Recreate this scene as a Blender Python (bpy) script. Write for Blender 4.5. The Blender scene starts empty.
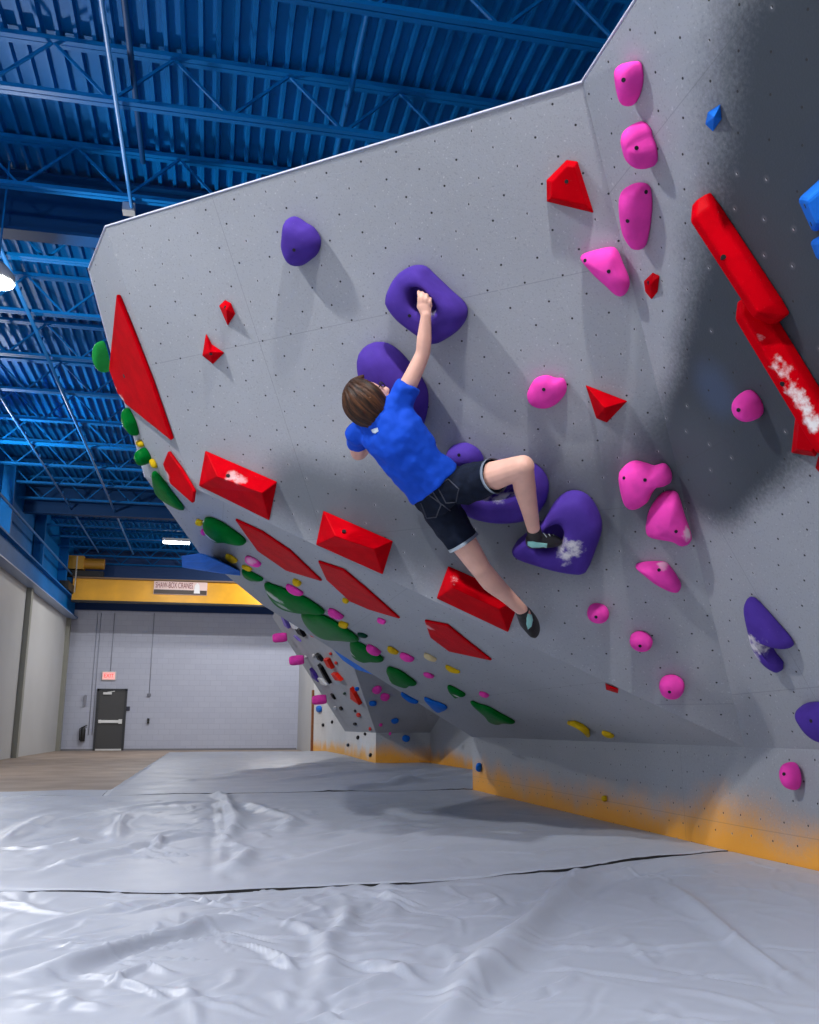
import bpy, bmesh, math, random
import numpy as np
from mathutils import Vector
from mathutils.bvhtree import BVHTree
random.seed(7); rng = np.random.default_rng(7)
S = bpy.context.scene; COL = S.collection

# ------------------------------------------------------------------ camera
F = 915.0; HOR = 727.0; H = 0.68; VPX = 208.5; W_, H_ = 819, 1024
pit = math.atan((HOR-512)/F)
yaw = -math.atan2(VPX-409.5, F*math.cos(pit)+(HOR-512)*math.sin(pit))
ZA = np.array([0, 0, 1.0]); FH = np.array([math.sin(yaw), math.cos(yaw), 0]); RT = np.array([math.cos(yaw), -math.sin(yaw), 0])
FW = FH*math.cos(pit)+ZA*math.sin(pit); UP = -FH*math.sin(pit)+ZA*math.cos(pit); CAM = np.array([0, 0, H])
cd = bpy.data.cameras.new('camera'); co = bpy.data.objects.new('camera', cd); COL.objects.link(co)
cd.sensor_fit = 'VERTICAL'; cd.sensor_height = 24; cd.lens = 24*F/H_; cd.clip_end = 200
co.location = CAM; co.rotation_euler = (math.pi/2+pit, 0, -yaw); S.camera = co

def V(*a): return np.array(a, float)
def nrm(v): v = np.asarray(v, float); return v/np.linalg.norm(v)
# turn a measured direction into a point on a real surface of the room
def ray(x, y): return nrm((x-409.5)*RT+(512-y)*UP+F*FW)
def atz(x, y, z): d = ray(x, y); return CAM+d*(z-H)/d[2]
def aty(x, y, Y): d = ray(x, y); return CAM+d*Y/d[1]
def atx(x, y, X): d = ray(x, y); return CAM+d*X/d[0]
def plane(a, b, c):
    n = nrm(np.cross(b-a, c-a))
    return (a, n if np.dot(n, CAM-a) > 0 else -n)
def hit(x, y, P, off=0):
    d = ray(x, y); o, n = P; o = o+n*off
    return CAM+d*np.dot(o-CAM, n)/np.dot(d, n)

# ------------------------------------------------------------------ helpers
def tag(o, label=None, cat=None, group=None, kind=None):
    if label: o['label'] = label
    if cat: o['category'] = cat
    if group: o['group'] = group
    if kind: o['kind'] = kind
    return o
def mk(name, verts, faces, mat, origin=None, parent=None, smooth=False, recalc=True):
    me = bpy.data.meshes.new(name)
    v = np.asarray(verts, float)
    org = np.zeros(3) if origin is None else np.asarray(origin, float)
    if parent is not None and origin is None: org = np.array(parent.get('_o', (0, 0, 0)))
    me.from_pydata([tuple(p-org) for p in v], [], [tuple(int(i) for i in f) for f in faces])
    if recalc:
        bm = bmesh.new(); bm.from_mesh(me); bmesh.ops.recalc_face_normals(bm, faces=bm.faces); bm.to_mesh(me); bm.free()
    if smooth: me.polygons.foreach_set('use_smooth', [True]*len(me.polygons))
    for m in (mat if isinstance(mat, (list, tuple)) else [mat]): me.materials.append(m)
    o = bpy.data.objects.new(name, me); COL.objects.link(o)
    if parent is None: o.location = org
    else: o.parent = parent; o.location = tuple(org-np.array(parent.get('_o', (0, 0, 0))))
    ORG[o.name] = org
    return o
ORG = {}
class MB:
    """collects boxes, bars and tubes that make up one mesh"""
    def __init__(s): s.v = []; s.f = []
    def add(s, v, f):
        b = len(s.v); s.v += [np.asarray(p, float) for p in v]; s.f += [tuple(b+i for i in q) for q in f]; return s
    def box(s, lo, hi):
        x0, y0, z0 = lo; x1, y1, z1 = hi
        return s.add([(x0,y0,z0),(x1,y0,z0),(x1,y1,z0),(x0,y1,z0),(x0,y0,z1),(x1,y0,z1),(x1,y1,z1),(x0,y1,z1)],
                     [(0,3,2,1),(4,5,6,7),(0,1,5,4),(1,2,6,5),(2,3,7,6),(3,0,4,7)])
    def bar(s, a, b, w, h=None, up=(0, 0, 1)):
        a = np.asarray(a, float); b = np.asarray(b, float); h = h or w; d = nrm(b-a)
        u = np.asarray(up, float)
        if abs(np.dot(u, d)) > .95: u = V(1, 0, 0)
        sx = nrm(np.cross(d, u)); sz = np.cross(sx, d)
        p = []
        for e in (a, b):
            for i, j in ((-1,-1),(1,-1),(1,1),(-1,1)): p.append(e+sx*i*w/2+sz*j*h/2)
        return s.add(p, [(0,1,2,3),(7,6,5,4),(0,4,5,1),(1,5,6,2),(2,6,7,3),(3,7,4,0)])
    def tube(s, pts, rad, n=10, caps=True):
        pts = [np.asarray(p, float) for p in pts]; r = rad if hasattr(rad, '__len__') else [rad]*len(pts)
        rings = []; prev = None
        for i, p in enumerate(pts):
            d = nrm(pts[min(i+1, len(pts)-1)]-pts[max(i-1, 0)])
            if prev is None:
                a = V(0, 0, 1) if abs(d[2]) < .9 else V(1, 0, 0)
            else: a = prev
            a = nrm(a-d*np.dot(a, d)); prev = a; b = np.cross(d, a)
            rings.append([p+r[i]*(a*math.cos(t)+b*math.sin(t)) for t in np.linspace(0, 2*math.pi, n, endpoint=False)])
        v = [q for g in rings for q in g]; f = []
        for i in range(len(rings)-1):
            for j in range(n): f.append((i*n+j, i*n+(j+1) % n, (i+1)*n+(j+1) % n, (i+1)*n+j))
        if caps: f += [tuple(range(n))[::-1], tuple((len(rings)-1)*n+j for j in range(n))]
        return s.add(v, f)
    def ell(s, c, rx, ry, rz, ax=(1,0,0), ay=(0,1,0), az=(0,0,1), nu=20, nv=14, fn=None):
        ax, ay, az = map(lambda q: np.asarray(q, float), (ax, ay, az)); v = []; f = []
        for i in range(nv+1):
            th = math.pi*i/nv
            for j in range(nu):
                ph = 2*math.pi*j/nu
                q = V(math.sin(th)*math.cos(ph), math.sin(th)*math.sin(ph), math.cos(th))
                if fn is not None: q = fn(q)
                v.append(np.asarray(c)+ax*q[0]*rx+ay*q[1]*ry+az*q[2]*rz)
        for i in range(nv):
            for j in range(nu): f.append((i*nu+j, i*nu+(j+1) % nu, (i+1)*nu+(j+1) % nu, (i+1)*nu+j))
        return s.add(v, f)
    def build(s, name, mat, parent=None, origin=None, smooth=False): return mk(name, s.v, s.f, mat, origin, parent, smooth)
def empty(name, loc):
    o = bpy.data.objects.new(name, None); COL.objects.link(o); o.location = loc; o.empty_display_size = .1; o['_o'] = tuple(float(q) for q in loc); return o
def bevel(o, w, seg=2, ang=30):
    m = o.modifiers.new('bevel', 'BEVEL'); m.width = w; m.segments = seg; m.limit_method = 'ANGLE'; m.angle_limit = math.radians(ang); return o

# ------------------------------------------------------------------ materials
def nodes(name):
    m = bpy.data.materials.new(name); m.use_nodes = True; nt = m.node_tree
    return m, nt, nt.nodes['Principled BSDF']
def nd(nt, t, **k):
    n = nt.nodes.new(t)
    for a, b in k.items():
        if a.startswith('i_'): n.inputs[a[2:].replace('_', ' ')].default_value = b
        else: setattr(n, a, b)
    return n
def math_(nt, op, a, b=None, c=None):
    n = nt.nodes.new('ShaderNodeMath'); n.operation = op
    for i, q in enumerate((a, b, c)):
        if q is None: continue
        if hasattr(q, 'links'): nt.links.new(q, n.inputs[i])
        else: n.inputs[i].default_value = q
    return n.outputs[0]
def mix_(nt, fac, a, b):
    n = nt.nodes.new('ShaderNodeMix'); n.data_type = 'RGBA'
    for i, q in ((0, fac), (6, a), (7, b)):
        if hasattr(q, 'links'): nt.links.new(q, n.inputs[i])
        else: n.inputs[i].default_value = q if i == 0 else (*q[:3], 1)
    return n.outputs[2]
def ramp_(nt, x, lo, hi):
    n = nt.nodes.new('ShaderNodeMapRange'); n.inputs[1].default_value = lo; n.inputs[2].default_value = hi; n.interpolation_type = 'SMOOTHSTEP'
    nt.links.new(x, n.inputs[0]); return n.outputs[0]
def noise_(nt, vec, scale, detail=3, rough=.5):
    n = nt.nodes.new('ShaderNodeTexNoise'); n.inputs['Scale'].default_value = scale; n.inputs['Detail'].default_value = detail; n.inputs['Roughness'].default_value = rough
    if vec is not None: nt.links.new(vec, n.inputs['Vector'])
    return n.outputs['Fac']
def srgb(r, g, b):
    f = lambda c: (c/255/12.92) if c/255 <= .04045 else ((c/255+.055)/1.055)**2.4
    return (f(r), f(g), f(b))
def simple(name, col, rough=.5, metal=0, bump=0, bscale=200, var=0, vscale=5, spec=.5):
    m, nt, b = nodes(name)
    b.inputs['Base Color'].default_value = (*col, 1); b.inputs['Roughness'].default_value = rough; b.inputs['Metallic'].default_value = metal
    b.inputs['Specular IOR Level'].default_value = spec
    if var or bump:
        g = nd(nt, 'ShaderNodeNewGeometry').outputs['Position']
        if var:
            x = noise_(nt, g, vscale, 4)
            c2 = tuple(c*(1-var) for c in col); c3 = tuple(min(1, c*(1+var)) for c in col)
            nt.links.new(mix_(nt, ramp_(nt, x, .3, .7), c2, c3), b.inputs['Base Color'])
        if bump:
            bp = nd(nt, 'ShaderNodeBump'); bp.inputs['Strength'].default_value = bump; bp.inputs['Distance'].default_value = .004
            nt.links.new(noise_(nt, g, bscale, 2), bp.inputs['Height']); nt.links.new(bp.outputs[0], b.inputs['Normal'])
    return m
def emit(name, col, st):
    m, nt, b = nodes(name); b.inputs['Base Color'].default_value = (*col, 1)
    b.inputs['Emission Color'].default_value = (*col, 1); b.inputs['Emission Strength'].default_value = st; return m
_chalk = {}
def hold_mat(name, col, rough=.45, chalk=(), bump=.25):
    """coloured resin; chalk = [(point, radius, strength)] marks the worn, chalky spots"""
    m, nt, b = nodes(name); b.inputs['Roughness'].default_value = rough; b.inputs['Specular IOR Level'].default_value = .02
    g = nd(nt, 'ShaderNodeNewGeometry').outputs['Position']
    x = noise_(nt, g, 9, 4); dark = tuple(c*.8 for c in col)
    c = mix_(nt, ramp_(nt, x, .3, .7), dark, col)
    # light chalk dust everywhere
    sp = noise_(nt, g, 140, 3); c = mix_(nt, math_(nt, 'MULTIPLY', ramp_(nt, sp, .68, .8), .12), c, (.8, .75, .75))
    n2 = noise_(nt, g, 24, 4, .6)
    for p, r, s in chalk:
        v = nd(nt, 'ShaderNodeVectorMath', operation='DISTANCE'); nt.links.new(g, v.inputs[0]); v.inputs[1].default_value = tuple(p)
        d = math_(nt, 'MULTIPLY', v.outputs['Value'], 1/r)
        d = math_(nt, 'ADD', d, math_(nt, 'MULTIPLY', math_(nt, 'SUBTRACT', n2, .5), 1.5))
        k = ramp_(nt, d, 1.0, .45); k = math_(nt, 'MULTIPLY', k, s)
        c = mix_(nt, k, c, (.8, .77, .78))
    nt.links.new(c, b.inputs['Base Color'])
    bp = nd(nt, 'ShaderNodeBump'); bp.inputs['Strength'].default_value = bump; bp.inputs['Distance'].default_value = .002
    nt.links.new(noise_(nt, g, 260, 2), bp.inputs['Height']); nt.links.new(bp.outputs[0], b.inputs['Normal'])
    return m
PURPLE = srgb(86, 62, 162); PINK = srgb(255, 76, 190); RED = srgb(204, 0, 18); GREEN = srgb(4, 118, 44); YELLOW = srgb(236, 196, 38); BLUE = srgb(36, 118, 224)
PALEG = srgb(40, 160, 72)
HM = dict(purple=hold_mat('purple_resin', PURPLE), pink=hold_mat('pink_resin', PINK, .4), red=hold_mat('red_resin', RED, .42), green=hold_mat('green_resin', GREEN, .35),
          yellow=hold_mat('yellow_resin', YELLOW), blue=hold_mat('blue_resin', BLUE), black=hold_mat('black_resin', (.012, .012, .014)), white=hold_mat('white_resin', (.75, .75, .76)),
          cream=hold_mat('cream_resin', srgb(222, 206, 160)), lilac=hold_mat('lilac_resin', srgb(130, 110, 200)), redo=hold_mat('orange_red_resin', srgb(226, 44, 30)),
          dgreen=hold_mat('dark_green_resin', srgb(20, 66, 52)))
M_BOLT = simple('bolt_black', (.008, .008, .01), .4, .3)

def wall_mat(name, base, orange=None, swoosh=()):
    """painted plywood: fine speckle, panel seams and a staggered grid of bolt holes, laid out in metres along the panel"""
    m, nt, b = nodes(name); b.inputs['Roughness'].default_value = .62; b.inputs['Specular IOR Level'].default_value = .35
    uv = nd(nt, 'ShaderNodeUVMap').outputs[0]
    g = nd(nt, 'ShaderNodeNewGeometry').outputs['Position']
    sx = nd(nt, 'ShaderNodeSeparateXYZ'); nt.links.new(uv, sx.inputs[0]); u, v = sx.outputs[0], sx.outputs[1]
    big = noise_(nt, g, .9, 3); c = mix_(nt, ramp_(nt, big, .3, .7), tuple(x*.93 for x in base), tuple(x*1.05 for x in base))
    sp = noise_(nt, g, 95, 2, .6)
    c = mix_(nt, math_(nt, 'MULTIPLY', ramp_(nt, sp, .55, .72), .35), c, tuple(x*.55 for x in base))
    sp2 = noise_(nt, g, 70, 2, .6)
    c = mix_(nt, math_(nt, 'MULTIPLY', ramp_(nt, sp2, .64, .74), .3), c, (.8, .8, .8))
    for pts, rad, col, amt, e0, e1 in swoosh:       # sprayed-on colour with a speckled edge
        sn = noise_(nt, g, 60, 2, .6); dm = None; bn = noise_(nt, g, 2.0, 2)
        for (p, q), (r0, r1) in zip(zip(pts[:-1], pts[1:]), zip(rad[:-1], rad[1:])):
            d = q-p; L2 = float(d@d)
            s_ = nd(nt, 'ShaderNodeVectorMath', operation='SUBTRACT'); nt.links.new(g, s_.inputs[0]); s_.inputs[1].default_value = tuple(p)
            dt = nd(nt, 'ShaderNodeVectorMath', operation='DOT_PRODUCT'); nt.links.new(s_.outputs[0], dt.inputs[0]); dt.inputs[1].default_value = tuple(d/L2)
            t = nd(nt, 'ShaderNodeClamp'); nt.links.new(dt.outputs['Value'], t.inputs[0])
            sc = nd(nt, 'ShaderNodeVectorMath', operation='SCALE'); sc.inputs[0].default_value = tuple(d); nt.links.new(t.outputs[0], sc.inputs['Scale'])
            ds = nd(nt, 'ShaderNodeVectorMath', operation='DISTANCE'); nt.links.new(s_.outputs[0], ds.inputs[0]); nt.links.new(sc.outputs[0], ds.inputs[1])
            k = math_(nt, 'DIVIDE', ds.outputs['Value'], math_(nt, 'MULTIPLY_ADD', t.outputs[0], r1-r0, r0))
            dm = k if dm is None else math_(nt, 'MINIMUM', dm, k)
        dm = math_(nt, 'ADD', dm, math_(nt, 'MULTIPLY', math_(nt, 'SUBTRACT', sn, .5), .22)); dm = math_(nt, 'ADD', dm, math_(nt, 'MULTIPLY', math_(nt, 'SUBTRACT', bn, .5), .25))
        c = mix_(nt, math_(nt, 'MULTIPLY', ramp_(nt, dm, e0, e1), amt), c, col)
    if orange is not None:
        sz = nd(nt, 'ShaderNodeSeparateXYZ'); nt.links.new(g, sz.inputs[0])
        on = noise_(nt, g, 1.6, 3); on2 = noise_(nt, g, 60, 2)
        lv = math_(nt, 'ADD', sz.outputs[2], math_(nt, 'MULTIPLY', math_(nt, 'SUBTRACT', on, .5), -.5))
        lv = math_(nt, 'ADD', lv, math_(nt, 'MULTIPLY', math_(nt, 'SUBTRACT', on2, .5), .10))
        c = mix_(nt, math_(nt, 'MULTIPLY', ramp_(nt, lv, .36, .02), .95), c, orange)
    # seams
    for w, per, off in ((u, 2.44, .7), (v, 1.22, .35)):
        f = math_(nt, 'PINGPONG', math_(nt, 'ADD', w, off+50*per), per/2) if False else math_(nt, 'FRACT', math_(nt, 'ADD', math_(nt, 'MULTIPLY', w, 1/per), off+50))
        d = math_(nt, 'MULTIPLY', math_(nt, 'MINIMUM', f, math_(nt, 'SUBTRACT', 1.0, f)), per)
        c = mix_(nt, math_(nt, 'MULTIPLY', ramp_(nt, d, .003, .0012), .24), c, (.06, .06, .065))
    PU, PV = .19, .105
    rv = math_(nt, 'MULTIPLY', v, 1/PV); row = math_(nt, 'FLOOR', rv)
    off = math_(nt, 'MULTIPLY', math_(nt, 'MODULO', math_(nt, 'ADD', row, 1000), 2), .5)
    ru = math_(nt, 'ADD', math_(nt, 'MULTIPLY', u, 1/PU), off)
    cell = nd(nt, 'ShaderNodeCombineXYZ'); nt.links.new(math_(nt, 'FLOOR', ru), cell.inputs[0]); nt.links.new(row, cell.inputs[1])
    wn = nd(nt, 'ShaderNodeTexWhiteNoise', noise_dimensions='2D'); nt.links.new(cell.outputs[0], wn.inputs['Vector'])
    ws = nd(nt, 'ShaderNodeSeparateXYZ'); nt.links.new(wn.outputs['Color'], ws.inputs[0])
    du = math_(nt, 'MULTIPLY', math_(nt, 'SUBTRACT', math_(nt, 'SUBTRACT', math_(nt, 'FRACT', ru), .5), math_(nt, 'MULTIPLY', math_(nt, 'SUBTRACT', ws.outputs[0], .5), .12)), PU)
    dv = math_(nt, 'MULTIPLY', math_(nt, 'SUBTRACT', math_(nt, 'SUBTRACT', math_(nt, 'FRACT', rv), .5), math_(nt, 'MULTIPLY', math_(nt, 'SUBTRACT', ws.outputs[1], .5), .12)), PV)
    r = math_(nt, 'SQRT', math_(nt, 'ADD', math_(nt, 'MULTIPLY', du, du), math_(nt, 'MULTIPLY', dv, dv)))
    hole = ramp_(nt, r, .0068, .0038)
    metal = math_(nt, 'GREATER_THAN', ws.outputs[2], .62)
    dust = math_(nt, 'MULTIPLY', ramp_(nt, r, .02, .006), math_(nt, 'MULTIPLY', metal, .06))
    c = mix_(nt, dust, c, (.72, .72, .74))
    hc = mix_(nt, math_(nt, 'MULTIPLY', metal, ramp_(nt, du, -.001, .003)), (.03, .03, .033), (.5, .5, .52))  # metal nuts get one pale side, a glint put into the colour
    c = mix_(nt, hole, c, hc)
    nt.links.new(c, b.inputs['Base Color'])
    bp = nd(nt, 'ShaderNodeBump'); bp.inputs['Strength'].default_value = .35; bp.inputs['Distance'].default_value = .003
    hh = math_(nt, 'SUBTRACT', noise_(nt, g, 120, 2), math_(nt, 'MULTIPLY', hole, 1.5))
    nt.links.new(hh, bp.inputs['Height']); nt.links.new(bp.outputs[0], b.inputs['Normal'])
    return m

# ------------------------------------------------------------------ climbing wall geometry
ZF = H-.835; KT = H*.846; HT = 3.4
T1 = atz(106, 228, HT); T2 = atz(583, 83, HT); BK = atx(744.5, 747, 2.91); KT = BK[2]
BK3 = V(3.26, -3.0, KT); _p = plane(T2, BK, BK3); T3 = V(0, -3.0, HT)
T3[0] = _p[0][0]-(_p[1][1]*(T3[1]-_p[0][1])+_p[1][2]*(HT-_p[0][2]))/_p[1][0]
PA = plane(T1, T2, BK); FL = hit(192, 487, PA)
K1 = atz(472, 736.8, KT); PD = plane(BK, FL, K1)
D1 = hit(199.5, 553, PD); D2 = hit(264, 606, PD)
C1 = atz(89, 270, HT); PC = plane(T1, FL, C1); C2 = hit(145, 477, PC); PC2 = plane(FL, C2, D1)
PB = plane(T2, T3, BK)
KX = BK[0]
kb0 = atz(474, 790.5, 0); kb1 = atz(739, 852.5, 0)
KB0 = V(K1[0], K1[1], -.15); KB1 = V(BK[0], BK[1], -.15); KB3 = V(BK3[0], -3, -.15)
PK = (V(BK[0], BK[1], 0), nrm(V(-1, 0, 0)))
BX = 4.25                                   # plane of the alcove's side wall
_hb = lambda L: [hit(x, y, PB) for x, y in L]
_ha = lambda L: [hit(x, y, PA) for x, y in L]
WB = (.375, .395, .43)
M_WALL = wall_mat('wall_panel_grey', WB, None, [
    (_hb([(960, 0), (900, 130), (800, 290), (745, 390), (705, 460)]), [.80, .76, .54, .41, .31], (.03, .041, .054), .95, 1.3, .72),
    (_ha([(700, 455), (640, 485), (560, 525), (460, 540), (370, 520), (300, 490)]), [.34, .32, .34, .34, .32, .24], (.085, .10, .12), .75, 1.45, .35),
    (_hb([(712, 385), (718, 395)]), [.12, .12], (.07, .11, .2), .5, 1.4, .2)])
M_KICK = wall_mat('kicker_panel_grey', WB, srgb(242, 164, 40))
M_KICKW = wall_mat('kicker_panel_white', (.72, .72, .72), srgb(242, 176, 70))
M_EDGE = simple('plywood_edge_pale', (.55, .58, .7), .6)
def panel_mesh(name, polys, parent=None):
    """polys = [(points, u direction or None, material index)] -> one mesh with a metre-scaled UV per panel"""
    me = bpy.data.meshes.new(name); bm = bmesh.new(); uvl = bm.loops.layers.uv.new('UVMap')
    for pts, ud, mi, q0 in polys:
        vs = [bm.verts.new(tuple(p)) for p in pts]; f = bm.faces.new(vs); f.material_index = mi
        n = nrm(np.cross(np.asarray(pts[1])-pts[0], np.asarray(pts[2])-pts[0]))
        u = np.asarray(ud, float); u = nrm(u-n*np.dot(u, n)); w = np.cross(n, u)
        for l, p in zip(f.loops, pts): l[uvl].uv = (float(np.dot(np.asarray(p)-q0, u)), float(np.dot(np.asarray(p)-q0, w)))
    bmesh.ops.remove_doubles(bm, verts=bm.verts, dist=.0005); bmesh.ops.recalc_face_normals(bm, faces=bm.faces)
    bm.to_mesh(me); bm.free()
    for m in (M_WALL, M_KICK, M_EDGE, M_KICKW): me.materials.append(m)
    o = bpy.data.objects.new(name, me); COL.objects.link(o); o['kind'] = 'structure'
    if parent: o.parent = parent
    return o
yb = K1[1]
tb = .035*V(0, 0, 1)
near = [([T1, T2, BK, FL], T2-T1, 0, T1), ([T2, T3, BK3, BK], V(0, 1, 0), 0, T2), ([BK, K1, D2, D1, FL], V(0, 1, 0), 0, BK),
        ([T1, FL, C2, C1], FL-T1, 0, T1), ([FL, D1, C2], FL-T1, 0, T1),
        ([BK, BK3, KB3, KB1], V(0, 1, 0), 1, BK), ([K1, BK, KB1, KB0], V(0, 1, 0), 1, BK),
        ([T1, C1, V(BX, C1[1], HT), V(BX, T2[1], HT), T2], V(1, 0, 0), 2, T1), ([T2, V(BX, T2[1], HT), V(BX, -3, HT), T3], V(1, 0, 0), 2, T1),
        ([C1, C2, V(BX, yb, HT), V(BX, C1[1], HT)], V(1, 0, 0), 2, T1), ([C2, D1, V(BX, yb, HT)], V(1, 0, 0), 0, T1), ([D1, D2, V(BX, yb, HT)], V(1, 0, 0), 0, T1),
        ([D2, K1, V(BX, yb, KT), V(BX, yb, HT)], V(1, 0, 0), 0, T1), ([K1, KB0, V(BX, yb, -.15), V(BX, yb, KT)], V(1, 0, 0), 1, T1)]
panel_mesh('climbing_wall', near)
# far section
q1 = atz(375.7, 763.4, 0); q2 = atz(439.5, 763.4, 0); q0 = V(3.38, 23.6, 0); qe = V(3.335, 30.74, 0)
Zk = lambda q: V(q[0], q[1], KT)
Zb = lambda q: V(q[0], q[1], -.15)
PE1 = plane(Zk(q1), Zk(q0), aty(266, 607, 23.6))
q2 = V(BX, q1[1], 0)
e_up0 = aty(266, 607, 23.6)-Zk(q0); e0t = Zk(q0)+e_up0*(3.4-KT)/e_up0[2]
cr = hit(356.5, 675, PE1)-Zk(q1); e1t = Zk(q1)+cr*(3.4-KT)/cr[2]
PE2 = plane(Zk(q1), Zk(q2), e1t); w2t = e1t+(q2-q1)
W2N = V(BX, yb, 0)
far = [([Zk(q1), Zk(q0), e0t, e1t], V(0, 1, 0), 0, q1), ([Zk(q1), Zk(q2), w2t, e1t], V(1, 0, 0), 0, q1),
       ([Zb(q1), Zb(q0), Zk(q0), Zk(q1)], V(0, 1, 0), 3, q1), ([Zb(q1), Zb(q2), Zk(q2), Zk(q1)], V(1, 0, 0), 1, q1),
       ([Zb(q2), Zb(W2N), Zk(W2N), Zk(q2)], V(0, 1, 0), 1, q1), ([Zk(q2), Zk(W2N), V(BX, yb, 3.4), w2t], V(0, 1, 0), 0, q1),
       ([Zb(q0), Zb(qe), V(qe[0], qe[1], 1.6), V(q0[0], q0[1], 1.6)], V(0, 1, 0), 3, q0),
       ([V(q0[0], q0[1], 1.6), V(qe[0], qe[1], 1.6), V(qe[0], qe[1], 3.4), V(q0[0], q0[1], 3.4)], V(0, 1, 0), 3, q0),
       ([Zk(q0), V(q0[0], q0[1], 3.4), e0t], V(1, 0, 0), 0, q0), ([e0t, V(q0[0], q0[1], 3.4), w2t, e1t], V(1, 0, 0), 2, q0)]
panel_mesh('climbing_wall', far)
PW0 = plane(Zb(q0), Zb(qe), V(q0[0], q0[1], 2))
PKF = plane(Zb(q1), Zb(q0), Zk(q1)); PKB = plane(Zb(q1), Zb(q2), Zk(q1))
_e = MB()
for a_, b_ in ((T1, T2), (T2, T3), (T1, C1)): _e.bar(a_+V(0, 0, .008), b_+V(0, 0, .004), .016, .008)
_e.bar(C1, C2, .008)
_o = _e.build('trim_7', M_EDGE); _o['kind'] = 'structure'
# ------------------------------------------------------------------ room shell
XL, XR, YF, YB, ZC = -5.3, 9.0, 36.0, -8.0, 7.3
M_CONC = simple('concrete_floor_tan', srgb(150, 132, 118), .55, bump=.2, bscale=30, var=.18, vscale=1.3)
M_WHITE = simple('panel_white', srgb(190, 190, 189), .5, var=.03, vscale=.7)
M_NAVY = simple('steel_blue_paint', (.0004, .12, .37), .55, var=.12, vscale=.8, spec=.12)
M_NAVYD = simple('steel_blue_dark_paint', (.001, .04, .14), .5, spec=.15)
M_LIGHTBLUE = simple('steel_blue_flange', (.012, .15, .42), .45)
M_GREYCOL = simple('column_grey', srgb(150, 150, 140), .5)
M_DARKROOM = simple('wall_paint_grey', srgb(120, 124, 134), .7)
def block_mat():
    m, nt, b = nodes('block_wall_lilac_grey'); b.inputs['Roughness'].default_value = .6
    g = nd(nt, 'ShaderNodeNewGeometry').outputs['Position']; sx = nd(nt, 'ShaderNodeSeparateXYZ'); nt.links.new(g, sx.inputs[0])
    cv = nd(nt, 'ShaderNodeCombineXYZ'); nt.links.new(sx.outputs[0], cv.inputs[0]); nt.links.new(sx.outputs[2], cv.inputs[1])
    br = nd(nt, 'ShaderNodeTexBrick'); nt.links.new(cv.outputs[0], br.inputs['Vector'])
    br.inputs['Scale'].default_value = 1; br.inputs['Brick Width'].default_value = .4; br.inputs['Row Height'].default_value = .2; br.inputs['Mortar Size'].default_value = .006
    a = srgb(186, 190, 206); br.inputs['Color1'].default_value = (*a, 1); br.inputs['Color2'].default_value = (*srgb(181, 185, 202), 1); br.inputs['Mortar'].default_value = (*srgb(168, 172, 190), 1)
    # the upper courses are painted navy
    k = ramp_(nt, sx.outputs[2], 4.93, 4.97)
    nt.links.new(mix_(nt, k, br.outputs['Color'], (.006, .04, .15)), b.inputs['Base Color']); return m
def struct(name, mb, mat, smooth=False): o = mb.build(name, mat, smooth=smooth); o['kind'] = 'structure'; return o
struct('floor', MB().box((XL-.2, YB-.2, ZF-.2), (XR+.2, YF+.2, ZF)), M_CONC)
struct('wall_far', MB().box((XL-.2, YF, ZF), (XR+.2, YF+.2, ZC+.3)), block_mat())
struct('wall_near', MB().box((XL-.2, YB-.2, ZF), (XR+.2, YB, ZC+.3)), M_DARKROOM)
struct('wall_right', MB().box((XR, YB, ZF), (XR+.2, YF, ZC+.3)), M_DARKROOM)
struct('wall_left', MB().box((XL-.2, YB, ZF), (XL, YF, 5.0)), M_WHITE)
struct('wall_left_upper', MB().box((XL-.2, YB, 5.0), (XL, YF, ZC+.3)), M_NAVY)
# white partition beside the climbing wall's far end
struct('wall_partition', MB().box((3.33, 30.75, ZF), (3.45, YF, 5.0)), M_WHITE)
wp = MB().box((3.27, 30.5, ZF), (3.36, 30.72, 1.86)); o = struct('trim_1', wp, simple('bare_wood_stud', srgb(150, 92, 50), .6, var=.2, vscale=12))
# steel deck: ribs run the length of the hall
x = XL-.1; prof = []
while x < XR+.1:
    prof += [(x, ZC), (x+.035, ZC-.0), (x+.05, ZC+.07), (x+.155, ZC+.07), (x+.17, ZC)]; x += .172
dv = []; df = []
for yy in (YB-.1, YF+.1): dv += [(px, yy, pz) for px, pz in prof]
n = len(prof)
for i in range(n-1): df.append((i, i+1, n+i+1, n+i))
o = mk('ceiling', dv, df, M_NAVY, recalc=False); o['kind'] = 'structure'
struct('ceiling_slab', MB().box((XL-.3, YB-.3, ZC+.12), (XR+.3, YF+.3, ZC+.3)), M_NAVYD)
# open web joists
for k in range(-7, 17):
    y = 8.3+1.72*k
    j = MB(); zt, zb = ZC-.005, 6.66
    for dy in (-.035, .035):
        j.box((XL, y+dy-.03, zt-.05), (XR, y+dy+.03, zt)); j.box((XL, y+dy-.028, zb), (XR, y+dy+.028, zb+.045))
    x = XL; s = 0
    while x < XR-.6:
        j.bar((x, y, zb+.03 if s else zt-.03), (x+.58, y, zt-.03 if s else zb+.03), .028); x += .58; s = 1-s
    j.bar((XL, y, (zt+zb)/2), (XL+.01, y, zt), .01)
    o = struct('ceiling_joist', j, M_NAVY)
# deep girder just behind the third joist, and one near the far end
for y in (10.75, 26.4):
    g = MB().box((XL, y-.02, 6.50), (XR, y+.02, 7.25)).box((XL, y-.13, 6.46), (XR, y+.13, 6.50)).box((XL, y-.13, 7.22), (XR, y+.13, 7.26))
    struct('ceiling_girder', g, M_NAVYD)
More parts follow.
